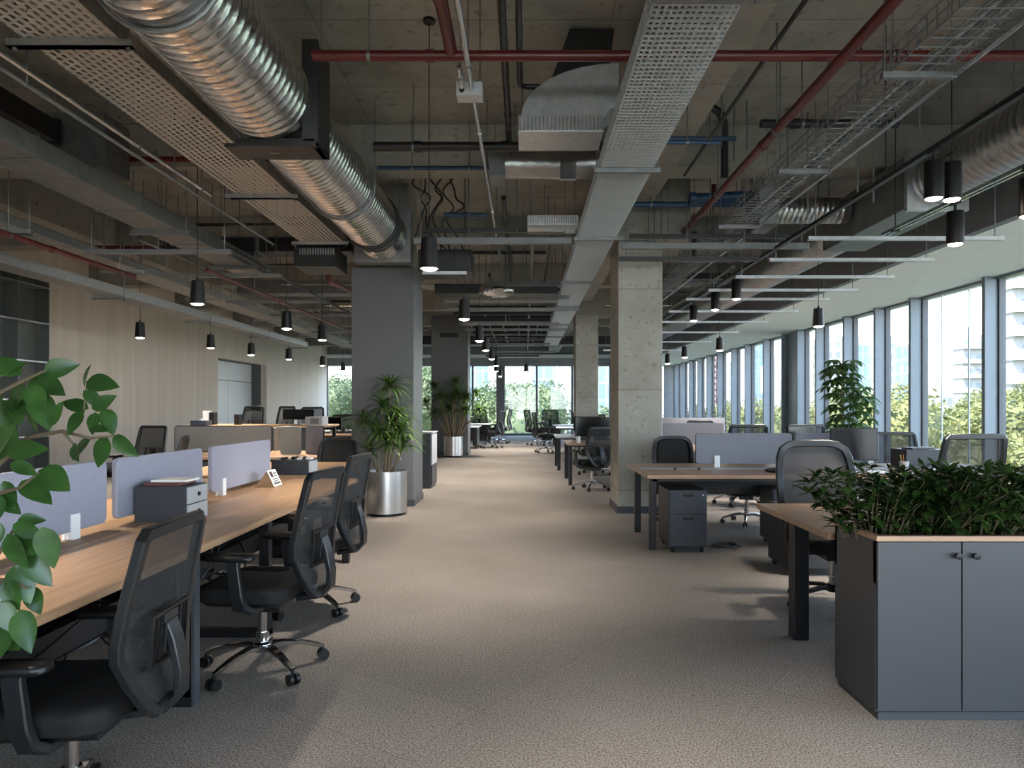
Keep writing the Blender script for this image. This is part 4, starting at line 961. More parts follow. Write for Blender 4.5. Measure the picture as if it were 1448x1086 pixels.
bench('bench_desk','oak bench desk at left middle carrying the long grey screen',-5.05,-2.62,9.05,10.35,[(-2.7,9.12),(-2.7,10.28),(-4.97,9.12),(-4.97,10.28)],m='woodx')
t = bench('high_counter','dark topped high counter before the white panel door on the left',-6.35,-3.75,13.0,14.3,[(-6.27,13.08),(-6.27,14.22),(-3.83,13.08),(-3.83,14.22)],ztop=1.03,m='wood',panel=(-6.3,-3.8,13.05,13.09,.15,.99,'dgrey'),cat='counter')
bench('bench_desk','white fronted bench in the far left bay before the column',-5.2,-3.6,16.2,17.0,[(-5.1,16.3),(-3.7,16.3),(-5.1,16.9),(-3.7,16.9)],m='woodx',panel=(-5.15,-3.65,16.22,16.25,.28,.66,'white'))
bench('bench_desk','white topped bench far back in the left bay',-5.4,-3.7,18.9,20.2,[(-5.3,19),(-3.8,19),(-5.3,20.1),(-3.8,20.1)],m='white')
t = bench('bench_desk','oak topped desk with two black legs and a pedestal right of the aisle',1.15,4.95,6.65,8.05,[(1.235,6.83),(1.245,7.80),(4.85,6.83),(4.85,7.8)],m='woodx',panel=(1.35,4.8,7.36,7.40,.47,.66,'steel'),legw=.065)
MB().box(1.2,4.9,7.30,7.44,.7352,.738).build('cable_flap',M['lgrey'],t,world=True,smooth=0)
bench('bench_desk','oak desk corner in front of the large taupe chair beside the planter',1.545,3.35,3.60,4.72,[(1.635,4.22),(3.28,4.22)],m='woodx',legw=.09)
bench('bench_desk','second row oak desk behind the right wood desk',1.95,4.6,10.7,12.1,[(2.02,10.8),(2.02,12.0),(4.5,10.8),(4.5,12.0)],m='woodx')
bench('bench_desk','third row desk near the right corner panel',1.95,4.6,14.0,15.0,[(2.02,14.1),(2.02,14.9),(4.5,14.1),(4.5,14.9)],m='woodx')
bench('bench_desk','oak desk with black legs carrying the big black monitor by the concrete column',.74,2.0,12.35,13.7,[(.80,12.42),(.80,13.6),(1.94,12.42),(1.94,13.6)],m='woodx',legw=.07)
bench('bench_desk','pale topped desk just beyond the one with the big monitor',.68,2.2,15.2,16.6,[(.74,15.3),(.74,16.5),(2.1,15.3),(2.1,16.5)],m='white',legw=.07)
bench('bench_desk','white topped desk on the right of the far aisle',1.0,2.6,21.6,22.9,[(1.06,21.7),(1.06,22.8),(2.5,21.7),(2.5,22.8)],m='white',legw=.07)
bench('bench_desk','white topped desk at the far end on the right',1.0,2.6,24.6,25.8,[(1.06,24.7),(1.06,25.7),(2.5,24.7),(2.5,25.7)],m='white',legw=.07)
bench('bench_desk','white topped desk on the left of the far aisle behind the bushy planter',-3.0,-1.5,23.0,24.4,[(-2.9,23.1),(-1.6,23.1),(-2.9,24.3),(-1.6,24.3)],m='white',legw=.07,panel=(-1.7,-1.55,23.1,24.2,.1,.68,'steel'))
bench('bench_desk','white topped desk at the far end on the left',-3.2,-1.25,26.4,27.6,[(-3.1,26.5),(-1.35,26.5),(-3.1,27.5),(-1.35,27.5)],m='white',legw=.07,panel=(-3.0,-1.4,26.45,26.5,.1,.68,'steel'))

# ---- desk screens
def screen(label, a, b, z0=.775, z1=1.10, m='screen', clips=(.2,), side=1, th=.03, dark=False, group=None):
    a = Vector(a); b = Vector(b); d = (b-a); L_ = d.length; d.normalize(); n = Vector((-d.y,d.x))*side
    t = thing('desk_screen', label, 'desk screen', ((a.x+b.x)/2,(a.y+b.y)/2,z0), 0, group)
    ol = rr(L_, z1-z0, .035, 0, 5, L_/2, (z0+z1)/2)
    def P(u, z, q): return (a.x+d.x*u+n.x*q, a.y+d.y*u+n.y*q, z)
    MB().loft([[P(u,z,-th/2) for u,z,_ in ol],[P(u,z,th/2) for u,z,_ in ol]]).build('felt_panel', M[m], t, world=True, smooth=0, bevel=.005)
    if dark:
        e = [P(u,z,0) for u,z,_ in ol]; MB().tube(e,.012,6,closed=True).build('edge_trim', M['steel'], t, world=True)
    for q in clips:
        u = L_*q; vs = []
        mb = MB()
        for s in (-1,1):
            mb.add([P(u-.028,.738,s*(th/2)),P(u+.028,.738,s*(th/2)),P(u+.028,.738,s*(th/2+.012)),P(u-.028,.738,s*(th/2+.012)),P(u-.028,.86,s*(th/2)),P(u+.028,.86,s*(th/2)),P(u+.028,.86,s*(th/2+.012)),P(u-.028,.86,s*(th/2+.012))],
                   [(0,3,2,1),(4,5,6,7),(0,1,5,4),(1,2,6,5),(2,3,7,6),(3,0,4,7)])
        mb.add([P(u-.02,.739,-.0148),P(u+.02,.739,-.0148),P(u+.02,.739,.0148),P(u-.02,.739,.0148),P(u-.02,.774,-.0148),P(u+.02,.774,-.0148),P(u+.02,.774,.0148),P(u-.02,.774,.0148)],[(0,3,2,1),(4,5,6,7),(0,1,5,4),(1,2,6,5),(2,3,7,6),(3,0,4,7)])
        mb.build('white_clamp', M['white'], t, world=True, smooth=0)
    return t
screen('nearest lilac felt screen on the left desk, behind the leafy branch',(-2.2,2.35),(-2.2,3.70),clips=(.80,))
screen('middle lilac felt screen on the left desk, behind the dark drawer box',(-2.2,3.79),(-2.2,4.80),clips=(.9,))
screen('farthest lilac felt screen on the left desk, beside the calendar',(-2.2,4.94),(-2.2,6.08),clips=(.16,))
screen('wide lilac grey screen on the right wood desk with a white clamp',(1.81,7.5),(2.83,7.5),clips=(.22,.88),m='screen2')
screen('lilac grey screen next to the wide one, behind the black monitor',(2.86,7.5),(3.75,7.5),clips=(.9,),m='screen2')
screen('lilac grey screen on the second row right of the concrete column',(2.05,11.3),(3.18,11.3),clips=(.3,),m='screen2',z1=1.12)
screen('long grey black edged screen in the left middle of the office',(-4.72,9.55),(-3.42,9.55),clips=(.5,),m='screen3',z1=1.115,dark=True)
screen('short grey screen end turned sideways at the long black edged screen',(-3.40,9.6),(-3.40,10.3),clips=(.5,),m='screen3',z1=1.10)
screen('warm grey short screen left of the pair beside the grey column',(-3.28,9.5),(-3.00,9.5),clips=(),m='screen3',z0=.739,z1=1.11)
screen('darker short screen right of the pair beside the grey column',(-2.97,9.62),(-2.70,9.5),clips=(),m='screen2',z0=.739,z1=1.11,dark=True)
screen('distant screen on the third row near the right corner panel',(2.6,14.5),(4.1,14.5),clips=(.5,),m='screen2',z1=1.15)
screen('lilac screen edge by the big black monitor at the concrete column',(1.78,12.95),(2.0,12.95),clips=(),m='screen2',z0=.739,z1=1.2)

# ---- pedestals and cabinets
def pedestal(label, x0, x1, y0, y1, h=.59, front='y'):
    t = thing('mobile_pedestal', label, 'drawer pedestal', ((x0+x1)/2,(y0+y1)/2,0))
    z0 = .055
    MB().box(x0,x1,y0+.012,y1,z0,h).build('body', M['ped'], t, world=True, smooth=0, bevel=.004)
    hh = (h-z0-.03)
    for k,(za,zb) in enumerate(((z0+.012,z0+.012+hh*.58),(z0+.022+hh*.58,h-.014))):
        d = MB().box(x0+.012,x1-.012,y0,y0+.012,za,zb).build('drawer', M['ped'], t, world=True, smooth=0, bevel=.002)
        MB().box((x0+x1)/2-.05,(x0+x1)/2+.05,y0-.002,y0+.002,zb-.045,zb-.022).build('handle_slot', M['black'], d, smooth=0, world=True) if False else None
        o = MB().box((x0+x1)/2-.05-t.location.x,(x0+x1)/2+.05-t.location.x,y0-.004-t.location.y,y0-t.location.y,zb-.045,zb-.022).build('handle', M['black'], d, smooth=0)
        if k == 1: MB().cyl((x1-.04-t.location.x,y0-.005-t.location.y,zb-.03),(x1-.04-t.location.x,y0-t.location.y,zb-.03),.008,n=10).build('lock', M['lgrey'], d)
    for x in (x0+.04,x1-.04):
        for y in (y0+.05,y1-.05): MB().cyl((x-.012,y,.028),(x+.012,y,.028),.028,n=12).cyl((x,y,.03),(x,y,.06),.01,n=8).build('caster', M['black'], t, world=True)
    return t
pedestal('dark grey two drawer pedestal under the left end of the right wood desk',1.36,1.72,6.66,7.2)
pedestal('dark grey pedestal under the right wood desk beside the near desk corner',2.42,2.80,6.9,7.28,.57)
pedestal('dark grey pedestal under the second row desk on the right',2.4,2.78,10.9,11.4)
pedestal('dark grey pedestal behind the near right desk leg',2.15,2.6,5.75,6.25,.55)
# cabinet between the grey columns
t = thing('side_cabinet','tall narrow cabinet between the two grey columns with a pale upper door','cabinet',(-1.7,12.2,0))
MB().box(-1.95,-1.58,11.9,12.6,.0,.93).build('body',M['ped'],t,world=True,smooth=0,bevel=.004)
MB().box(-1.58,-1.56,11.92,12.58,.40,.91).build('pale_door',M['lgrey'],t,world=True,smooth=0)
MB().box(-1.58,-1.56,11.92,12.58,.05,.385).build('dark_drawer',M['ped'],t,world=True,smooth=0)
MB().box(-1.96,-1.55,11.89,12.61,.93,.95).build('top_board',M['lgrey'],t,world=True,smooth=0)
# planter cabinet front right
PX0,PX1,PY0,PY1,PH = 1.545,3.42,3.10,3.52,.812
t = thing('planter_cabinet','graphite cabinet with two doors and planting trough, front right','cabinet',((PX0+PX1)/2,(PY0+PY1)/2,0))
b = MB().box(PX0,PX1,PY0+.0185,PY1,.035,.60).box(PX0,PX0+.02,PY0+.0185,PY1,.60,PH-.02).box(PX1-.02,PX1,PY0+.02,PY1,.60,PH-.02).box(PX0,PX1,PY1-.02,PY1,.60,PH-.02).box(PX0,PX1,PY0+.0185,PY0+.035,.60,PH-.02)
b.build('carcass',M['cab'],t,world=True,smooth=0)
MB().box(PX0+.01,PX1-.01,PY0+.012,PY1-.01,0,.036).build('plinth',M['dgrey'],t,world=True,smooth=0)
rim = MB().box(PX0-.003,PX1+.003,PY0-.003,PY0+.03,PH-.022,PH).box(PX0-.003,PX1+.003,PY1-.03,PY1+.003,PH-.022,PH).box(PX0-.003,PX0+.027,PY0+.03,PY1-.03,PH-.022,PH).box(PX1-.027,PX1+.003,PY0+.03,PY1-.03,PH-.022,PH)
rim.build('oak_rim',M['woodx'],t,world=True,smooth=0)
MB().box(PX0+.02,PX1-.02,PY0+.034,PY1-.02,.60,.775).build('soil_bed',M['soil'],t,world=True,smooth=0)
for k in range(5):
    x0 = PX0+.372*k
    d = MB().box(x0+.003,x0+.369,PY0,PY0+.018,.045,PH-.026).build('door',M['cab'],t,world=True,smooth=0,bevel=.002)
    kx = (x0+.344 if k % 2 == 0 else x0+.050)-t.location.x
    MB().lathe([(0,.0),(.008,.0),(.008,.012),(.014,.016),(.015,.03),(0,.032)],(0,0,0),16).build('knob',M['black'],d)
    kb = kids(d) if False else [c for c in bpy.data.objects if c.parent == d][0]; kb.location = (kx,PY0-t.location.y,.728); kb.rotation_euler = (PI/2,0,0)
# shelf unit on the far left
t = thing('shelf_unit','tall dark shelf unit with bright steel shelf edges at the far left','shelving',(XL+.15,12.2,0))
MB().box(XL,XL+.02,10.0,13.70,0,4.0).build('back_panel',M['shelfback'],t,world=True,smooth=0)
for y in (10.05,11.45,12.85,13.68): MB().box(XL+.02,XL+.30,y-.012,y+.012,0,4.0).build('upright',M['shelfback'],t,world=True,smooth=0)
for z in (.10,.83,1.52,2.24,2.98,3.67): MB().box(XL+.02,XL+.30,10.05,13.68,z-.02,z).box(XL+.30,XL+.306,10.05,13.68,z-.024,z+.004).build('shelf',M['galv'],t,world=True,smooth=0)
t = thing('gold_trophy','small golden ornament on a shelf at the far left','ornament',(XL+.17,12.95,1.52))
MB().lathe([(0,0),(.06,0),(.06,.03),(.02,.05),(.018,.14),(.06,.2),(.07,.3),(.062,.3),(0,.24)],(0,0,0),16).build('cup',mat('brass',(.6,.4,.12),.3,1.),t)

# ---- small things on desks
def drawer_box(label, x0,x1,y0,y1,z,h, side='x'):
    t = thing('desktop_drawer_box',label,'drawer box',((x0+x1)/2,(y0+y1)/2,z))
    MB().box(x0,x1,y0,y1,z,z+h).build('casing',M['ped'],t,world=True,smooth=0,bevel=.004)
    for k in range(2):
        za = z+.006+k*(h-.006)/2; zb = za+h/2-.01
        d = MB().box(x1,x1+.012,y0+.006,y1-.006,za,zb).build('drawer_front',M['lgrey'],t,world=True,smooth=0)
        MB().cyl((x1+.012-t.location.x,(y0+y1)/2-t.location.y,(za+zb)/2-z),(x1+.02-t.location.x,(y0+y1)/2-t.location.y,(za+zb)/2-z),.012,n=12).build('knob',M['black'],d)
    return t
drawer_box('dark drawer box with grey drawer fronts on the left desk, papers on top',-2.17,-1.88,3.93,4.17,.735,.20)
o = MB().box(-2.13,-1.93,3.95,4.15,.936,.955).build('folder',mat('maroon_folder',(.10,.03,.03),.6),smooth=0,bevel=.002); tag(o,'maroon backed folder lying on the near drawer box','folder')
o = MB().box(-2.10,-1.90,3.97,4.13,.956,.968).build('paper_stack',M['paper'],smooth=0); tag(o,'paper stack on the folder on the near drawer box','papers')
drawer_box('long dark drawer box standing across the far end of the left desk',-2.33,-1.75,6.38,6.60,.735,.135) if False else None
t = thing('desktop_drawer_box','long dark storage box at the end of the second left desk, clutter on top','drawer box',(-2.05,6.75,.735))
MB().box(-2.38,-1.78-.25,6.64,6.9,.735,.875).build('casing',M['ped'],t,world=True,smooth=0,bevel=.004)
MB().box(-2.03,-2.018,6.65,6.89,.745,.865).build('drawer_front',M['lgrey'],t,world=True,smooth=0)
rq = random.Random(4)
for k in range(9):
    x = -2.34+.035*k; o = MB().box(x,x+rq.uniform(.02,.03),6.7+rq.uniform(0,.1),6.82,.876,.876+rq.uniform(.012,.028)).build('small_part',M[rq.choice(('lgrey','black','paper'))],smooth=0); tag(o,'tiny loose part lying on the long dark storage box','small part','loose parts on the storage box')
# desk calendar
t = thing('desk_calendar','white tent calendar with printed figures on the left desk','calendar',(-2.08,5.72,.738))
def quad(mb, a,b,c,d_): mb.add([a,b,c,d_],[(0,1,2,3)])
c = MB(); cx,cy = -2.08,5.72
c.loft([[(cx-.07,cy-.085,.738),(cx+.08,cy-.085,.738),(cx+.02,cy-.085,.86)],[(cx-.07,cy+.085,.738),(cx+.08,cy+.085,.738),(cx+.02,cy+.085,.86)]]).build('card_stand',M['wood'],t,world=True,smooth=0)
c = MB(); c.add([(cx+.086,cy-.09,.742),(cx+.086,cy+.09,.742),(cx+.026,cy+.09,.868),(cx+.026,cy-.09,.868)],[(0,1,2,3)]).build('printed_page',M['paper'],t,world=True,smooth=0,thick=.004)
def onpage(u,v,e=.004): 
    z = .742+.126*v; x = cx+.086-.06*v; return (x+e*.9, cy-.09+.18*u, z+e*.43)
for k,(u0,u1,v0,v1,mm) in enumerate(((.12,.42,.55,.92,'dgrey'),(.5,.88,.72,.80,'steel'),(.5,.88,.58,.64,'steel'),(.1,.9,.40,.46,'dgrey'),(.1,.9,.28,.33,'steel'),(.1,.9,.1,.22,'dgrey'),(.18,.34,.62,.80,'red'))):
    c = MB(); e = .004 if k < 6 else .006; c.add([onpage(u0,v0,e),onpage(u1,v0,e),onpage(u1,v1,e),onpage(u0,v1,e)],[(0,1,2,3)]); c.build('print_mark',M[mm],t,world=True,smooth=0)
# notebook by the branch
t = thing('tablet_case','dark brown pad lying on the left desk half under the leaves','pad',(-1.97,2.42,.738))
MB().box(-2.09,-1.83,2.28,2.56,.7385,.75).build('cover',mat('brown_pad',(.05,.035,.025),.5),t,world=True,smooth=0,bevel=.003)
MB().box(-2.08,-1.84,2.29,2.55,.7505,.752).build('top_sheet',M['leather'],t,world=True,smooth=0)
# monitors
def monitor(label, x, y, z, w_, h_, face, tilt=0):
    t = thing('monitor',label,'monitor',(x,y,z),math.radians(face)+PI/2)   # shows its glass along heading face
    MB().box(-w_/2,w_/2,-.012,.018,.10,.10+h_).build('housing',M['black'],t,smooth=0,bevel=.004)
    MB().box(-w_/2+.008,w_/2-.008,-.0135,-.012,.112,.092+h_).build('glass_panel',M['tablet'],t,smooth=0)
    MB().box(-.03,.03,.018,.04,.01,.10+h_*.5).build('stand_neck',M['lgrey'],t,smooth=0)
    MB().loft([rr(.22,.16,.03,0,4,0,.03),rr(.22,.16,.03,.01,4,0,.03)]).build('stand_foot',M['lgrey'],t,smooth=0)
    return t
monitor('black monitor on the right wood desk before the window, back to the screens',3.33,7.15,.735,.47,.33,-92)
monitor('dark second monitor turned sideways behind the black one',3.02,7.72,.735,.45,.33,-60)
monitor('big black monitor on the desk beside the concrete column',1.22,12.75,.735,.62,.36,-90)
monitor('black monitor far back on the left of the big one',1.35,15.6,.735,.55,.33,-90)
monitor('black monitor in the far left bay below the centred chair',-4.35,13.6,1.03,.60,.20,-90)
monitor('dark monitor on the far left bench by the column',-4.55,16.6,.735,.5,.3,-90)
monitor('black monitor on the white desk right of the far aisle',1.75,22.2,.735,.6,.36,-90)
t = thing('computer_tower','pale computer case lying on the high counter left of the column','computer case',(-4.0,13.5,1.03))
MB().box(-4.1,-3.78,13.2,13.6,1.03,1.19).build('case',M['lgrey'],t,world=True,smooth=0,bevel=.004)
MB().box(-4.0,-3.84,13.19,13.2,1.06,1.16).build('front_vent',M['galvd'],t,world=True,smooth=0)
t = thing('file_box','navy file box at the left end of the high counter','file box',(-6.05,13.3,1.03))
MB().box(-6.22,-5.92,13.15,13.4,1.03,1.12).build('tray',M['binder'],t,world=True,smooth=0)
MB().box(-6.10,-6.05,13.2,13.35,1.121,1.16).build('tab',M['white'],t,world=True,smooth=0)
for k,(x,h_,mm,lb) in enumerate(((-6.12,.27,'white','white box file standing behind the navy file box'),(-6.0,.24,'steel','black holder standing behind the navy file box'),(-5.52,.2,'steel','black pen cup between the two tall chairs'))):
    o = MB().box(x-.05,x+.05,13.55,13.7,1.03,1.03+h_).build('box_file',M[mm],smooth=0,bevel=.003); tag(o,lb,'box file')
# bag, cup, tray, box on right desk
t = thing('black_pouch','flat black laptop pouch lying on the right wood desk','pouch',(2.56,6.98,.735))
prs = []
for sc,z in ((.95,.7355),(1,.748),(.96,.765),(.8,.775)): prs.append([(2.58+x*(1+.1*y)-.0, 7.0+y+.05*x, z+.012*math.sin(8*x)*(z>.75)) for x,y,_ in rr(.36*sc,.25*sc,.05*sc,0,5)])
MB().loft(prs).build('pouch_body',M['leather'],t,world=True,smooth=50)
MB().tube([(2.5,6.88,.772),(2.6,6.9,.785),(2.7,6.93,.772)],.008,6).build('zip_handle',M['black'],t,world=True)
t = thing('cable_grommet','cable outlet flap with two dark ends on the right wood desk','desk outlet',(1.5,7.35,.735))
MB().box(1.50,1.80,7.12,7.22,.7352,.739).build('flap',M['edge'],t,world=True,smooth=0)
for x in (1.53,1.77): MB().lathe([(0,0),(.02,0),(.016,.02),(0,.022)],(x,7.17,.739),10).build('outlet',M['black'],t,world=True)
t = thing('pencil_cup','clear pencil cup on the right wood desk before the window','cup',(3.78,7.05,.735))
MB().lathe([(0,0),(.04,0),(.045,.1),(.041,.1),(.036,.006),(0,.006)],(3.78,7.05,.735),18).build('cup_body',M['lgrey'],t,world=True)
for k in range(3): MB().cyl((3.77+.01*k,7.05,.745),(3.75+.03*k,7.06,.90),.004,n=6).build('pencil',M[('yellow','orange','steel')[k]],t,world=True)
t = thing('paper_tray','low pale tray on the right wood desk beside the pencil cup','tray',(4.05,7.0,.735))
MB().box(3.88,4.28,6.88,7.12,.735,.745).box(3.88,4.28,6.88,6.89,.745,.785).box(4.27,4.28,6.89,7.12,.745,.785).box(3.88,3.89,6.89,7.12,.745,.785).build('tray_body',M['lgrey'],t,world=True,smooth=0)
o = MB().box(3.93,4.22,6.91,7.10,.746,.757).build('paper_stack',M['paper'],smooth=0); tag(o,'papers in the low pale tray on the right wood desk','papers')
t = thing('desktop_drawer_box','grey blue box at the right end of the right wood desk','drawer box',(4.1,7.5,.735))
MB().box(3.94,4.36,7.3,7.62,.735,.935).build('casing',M['ped'],t,world=True,smooth=0,bevel=.004); MB().box(4.36,4.375,7.31,7.61,.745,.925).build('drawer_front',M['lgrey'],t,world=True,smooth=0)
o = MB().taper((4.0,7.4,.945),(4.3,7.5,.945),.14,.016,.14,.016).build('keyboard',M['black'],smooth=0); tag(o,'black keyboard resting on the grey blue box','keyboard')
o = MB().box(3.2,3.6,6.85,6.98,.735,.752).build('keyboard',M['white'],smooth=0,bevel=.003); tag(o,'white keyboard in front of the black monitor on the right','keyboard')
t = thing('desk_telephone','dark desk phone with tangled cord behind the left screens','telephone',(-3.0,5.3,.735))
MB().loft([rr(.2,.22,.03,.7355,4,-2.6,5.35),rr(.18,.2,.03,.80,4,-2.6,5.37)]).build('phone_body',M['dgrey'],t,world=True,smooth=40)
MB().tube([(-2.68,5.30,.83),(-2.68,5.35,.845),(-2.68,5.42,.83)],[.022,.016,.022],8).build('handset',M['black'],t,world=True)
# cups on far things
t = thing('white_mug','white mug on the second row desk above the dark rounded chair','mug',(2.12,11.0,.735)); MB().lathe([(0,0),(.035,0),(.04,.1),(.036,.1),(.03,.01),(0,.01)],(0,0,0),14).build('mug_body',M['white'],t); MB().tube([(.037,0,.08),(.06,0,.07),(.06,0,.035),(.037,0,.025)],.006,6).build('mug_handle',M['white'],t)
o = dup(t,(2.3,11.02,.735),1.,'second white mug on the second row desk, right of the other')
t = thing('paper_cup','white paper cup on the desk with the big monitor','cup',(.95,12.55,.735)); MB().lathe([(0,0),(.03,0),(.04,.11),(.036,.11),(.028,.01),(0,.01)],(0,0,0),14).build('cup_body',M['white'],t); MB().lathe([(.036,.105),(.042,.108),(.042,.115),(0,.118)],(0,0,0),14).build('lid',M['paper'],t)
# cable tangle under the left desk
for k in range(16):
    p = [(-1.75+rq.uniform(-.35,.12), 1.9+.2*k*.75+rq.uniform(-.3,.3), rq.uniform(.30,.66)) for i in range(7)]
    q = []
    for i in range(len(p)-1):
        for s_ in range(5):
            a_ = Vector(p[max(i-1,0)]); b_ = Vector(p[i]); c_ = Vector(p[i+1]); d_ = Vector(p[min(i+2,len(p)-1)]); u = s_/5
            q.append(.5*((2*b_)+(c_-a_)*u+(2*a_-5*b_+4*c_-d_)*u*u+(3*b_-a_-3*c_+d_)*u**3))
    o = MB().tube(q,.006,5).build('loose_cable',M['black' if k % 3 else 'dgrey']); tag(o,'tangled dark cable hanging under the long left desk','cable','cables under the left desk')
t = thing('cable_basket','black cable basket slung under the long left desk','cable basket',(-1.9,3.9,.4)); MB().box(-2.12,-1.72,1.9,6.1,.45,.455).box(-2.12,-2.11,1.9,6.1,.45,.60).box(-1.73,-1.72,1.9,6.1,.45,.56).build('basket',M['steel'],t,world=True,smooth=0)
for y in (2.4,3.9,5.6): MB().box(-2.1,-2.08,y,y+.03,.6,.70).box(-1.75,-1.73,y,y+.03,.55,.70).build('bracket',M['steel'],t,world=True,smooth=0)
t = thing('floor_cable','thin cable coil on the carpet beside the dark grey pedestal','cable',(1.9,6.9,0)); MB().tube([(1.95+.16*math.cos(a)*(1-.02*a),6.9+.10*math.sin(a),.012+.002*a) for a in [i*.35 for i in range(40)]],.006,6).build('coil',M['black'],t,world=True)

# ================================================================== PLANTS
def leaf(mb, base, d, up, L_, w, droop=.25, fold=.25, nseg=5, shape='ovate'):
    """folded, drooping blade from base along d"""
    base = Vector(base); d = Vector(d).normalized(); up = Vector(up)
    s = d.cross(up)
    if s.length < 1e-3: s = d.cross(Vector((1,0,0)))
    s.normalize(); n = s.cross(d).normalized(); rows = []
    for i in range(nseg+1):
        t = i/nseg
        if shape == 'ovate': ww = w*(math.sin(PI*min(1,t**.75))**.8)*(1-.12*t) if 0 < t < 1 else .001
        elif shape == 'blade': ww = w*(min(1,t*6+.5))*(1-t)**.55 if t < 1 else .0005
        else: ww = w*math.sin(PI*t)**.7 if 0 < t < 1 else .001
        c = base + d*(L_*t*(1-.15*droop*t)) - n*(droop*L_*t*t)
        rows.append([c - s*ww/2 + n*fold*ww/2, c, c + s*ww/2 + n*fold*ww/2])
    mb.grid(rows)
# --- shrubs in the planter trough
def shrub_mesh(seed, n, hgt, rad):
    q = random.Random(seed); lv = MB(); st = MB()
    for k in range(n):
        a = q.uniform(0,2*PI); rr_ = rad*math.sqrt(q.random())*.55
        b = Vector((rr_*math.cos(a)*.8, rr_*math.sin(a)*.45, 0))
        tip = b + Vector((math.cos(a)*rad*q.uniform(.1,.75), math.sin(a)*rad*q.uniform(.05,.5), hgt*q.uniform(.45,1.)))
        mid = (b+tip)/2 + Vector((0,0,hgt*.12)); P = [b, mid, tip]; st.tube(P, [.0028,.002,.0014], 5)
        for j in range(10):
            t = .12+.88*j/9; p = b.lerp(mid,t*2) if t < .5 else mid.lerp(tip,t*2-1)
            g = j*2.4+q.uniform(-.4,.4); o = Vector((math.cos(g),math.sin(g),q.uniform(-.25,.7)))
            leaf(lv, p, o, (0,0,1), q.uniform(.070,.115), q.uniform(.026,.040), q.uniform(.1,.5), .3, 4, 'lance')
        for j in range(4):
            g = j*1.6+q.uniform(0,1); leaf(lv, tip, Vector((math.cos(g),math.sin(g),q.uniform(.3,1.4))), (0,0,1), q.uniform(.05,.09), .026, .2, .3, 4, 'lance')
    return lv, st
sh = []
for v in range(3):
    t = thing('trough_shrub','dense glossy dark green shrub in the planter trough','shrub',(0,0,.77),0,'shrubs in the planter trough')
    a, b = shrub_mesh(40+v, 62, .35, .36); a.build('foliage',M['shrub'],t,smooth=60); b.build('stems',M['twig'],t); sh.append(t)
for k in range(9):
    x = PX0+.10+.215*k; y = 3.31+.04*math.sin(k*2.3)
    o = sh[k] if k < 3 else dup(sh[k % 3],(0,0,0))
    o.location = (x,y,.765); o.rotation_euler = (0,0,k*2.1 if k % 2 else PI*(k//2)); o.scale = (1,.85,.86+.1*(k % 3)/2+.03*k/8)
t = thing('trough_shrub','taller lighter green plant rising above the right end of the planter shrubs','shrub',(2.52,3.36,.77))
lv = MB(); st = MB(); q = random.Random(77)
for k in range(7):
    a = q.uniform(0,2*PI); tip = Vector((.16*math.cos(a)*q.uniform(.3,1.2)-.02,.08*math.sin(a),q.uniform(.28,.50))); st.tube([(0,0,0),tip*.5+Vector((0,0,.04)),tip],[.006,.004,.003],5)
    for j in range(7):
        g = j*2*PI/7; leaf(lv, tip, Vector((math.cos(g),math.sin(g),.25)), (0,0,1), q.uniform(.085,.12), .036, .3, .25, 5, 'lance')
lv.build('foliage',M['scheff'],t,smooth=60); st.build('stems',M['stem'],t)
# --- steel pots
def pot(t, r_, h_):
    MB().lathe([(r_*.86,0),(r_*.86,.035)],n=32).lathe([(0,.0),(r_*.86,.0)],n=32).build('base_ring',M['black'],t)
    MB().lathe([(r_*.86,.03),(r_,.035),(r_,h_),(r_-.014,h_),(r_-.014,h_-.06)],n=48).build('steel_pot',M['brushed'],t,smooth=35)
    MB().lathe([(0,h_-.055),(r_-.012,h_-.06)],n=32).build('soil',M['soil'],t)
def rosette(lv, c, L_, n, q, up=.35, w=.020):
    for i in range(n):
        g = i*2.39996; e = up + (1.0-up)*((i+.5)/n)*1.6-.35
        d = Vector((math.cos(g), math.sin(g), .15+1.15*(1-i/n)*1.0-.25))
        leaf(lv, Vector(c)+Vector((0,0,.05*(1-i/n))), d, (0,0,1), L_*q.uniform(.75,1.1), w, q.uniform(.25,.7), .15, 6, 'blade')
t = thing('potted_dracaena','dracaena with stacked rosettes in a brushed steel pot before the near grey column','potted plant',(-1.78,9.08,0))
pot(t,.265,.56); lv = MB(); st = MB(); q = random.Random(2)
for x,y,z,L_,n in ((.05,.0,1.62,.36,46),(-.03,-.02,1.36,.34,44),(.14,.03,1.26,.34,36),(-.28,0,1.18,.33,44),(.05,.1,1.13,.36,44),(.20,-.05,1.06,.36,40),(-.08,-.1,1.02,.36,44),(.03,-.06,.90,.34,40),(.22,.06,.88,.30,30),(-.22,.05,.78,.26,30)):
    rosette(lv,(x,y,z),L_*1.08,int(n*1.6),q,w=.034); b = Vector((x*.35+q.uniform(-.05,.05),y*.35,.5)); st.tube([b,b.lerp(Vector((x,y,z)),.5)+Vector((x*.1,0,0)),(x,y,z)],[.014,.012,.010],7)
lv.build('foliage',M['drac'],t,smooth=60); st.build('canes',M['stem'],t)
t = thing('potted_dracaena','wide bushy dracaena in a brushed steel pot before the further grey column','potted plant',(-1.97,19.5,0))
pot(t,.26,.56); lv = MB(); st = MB(); q = random.Random(3)
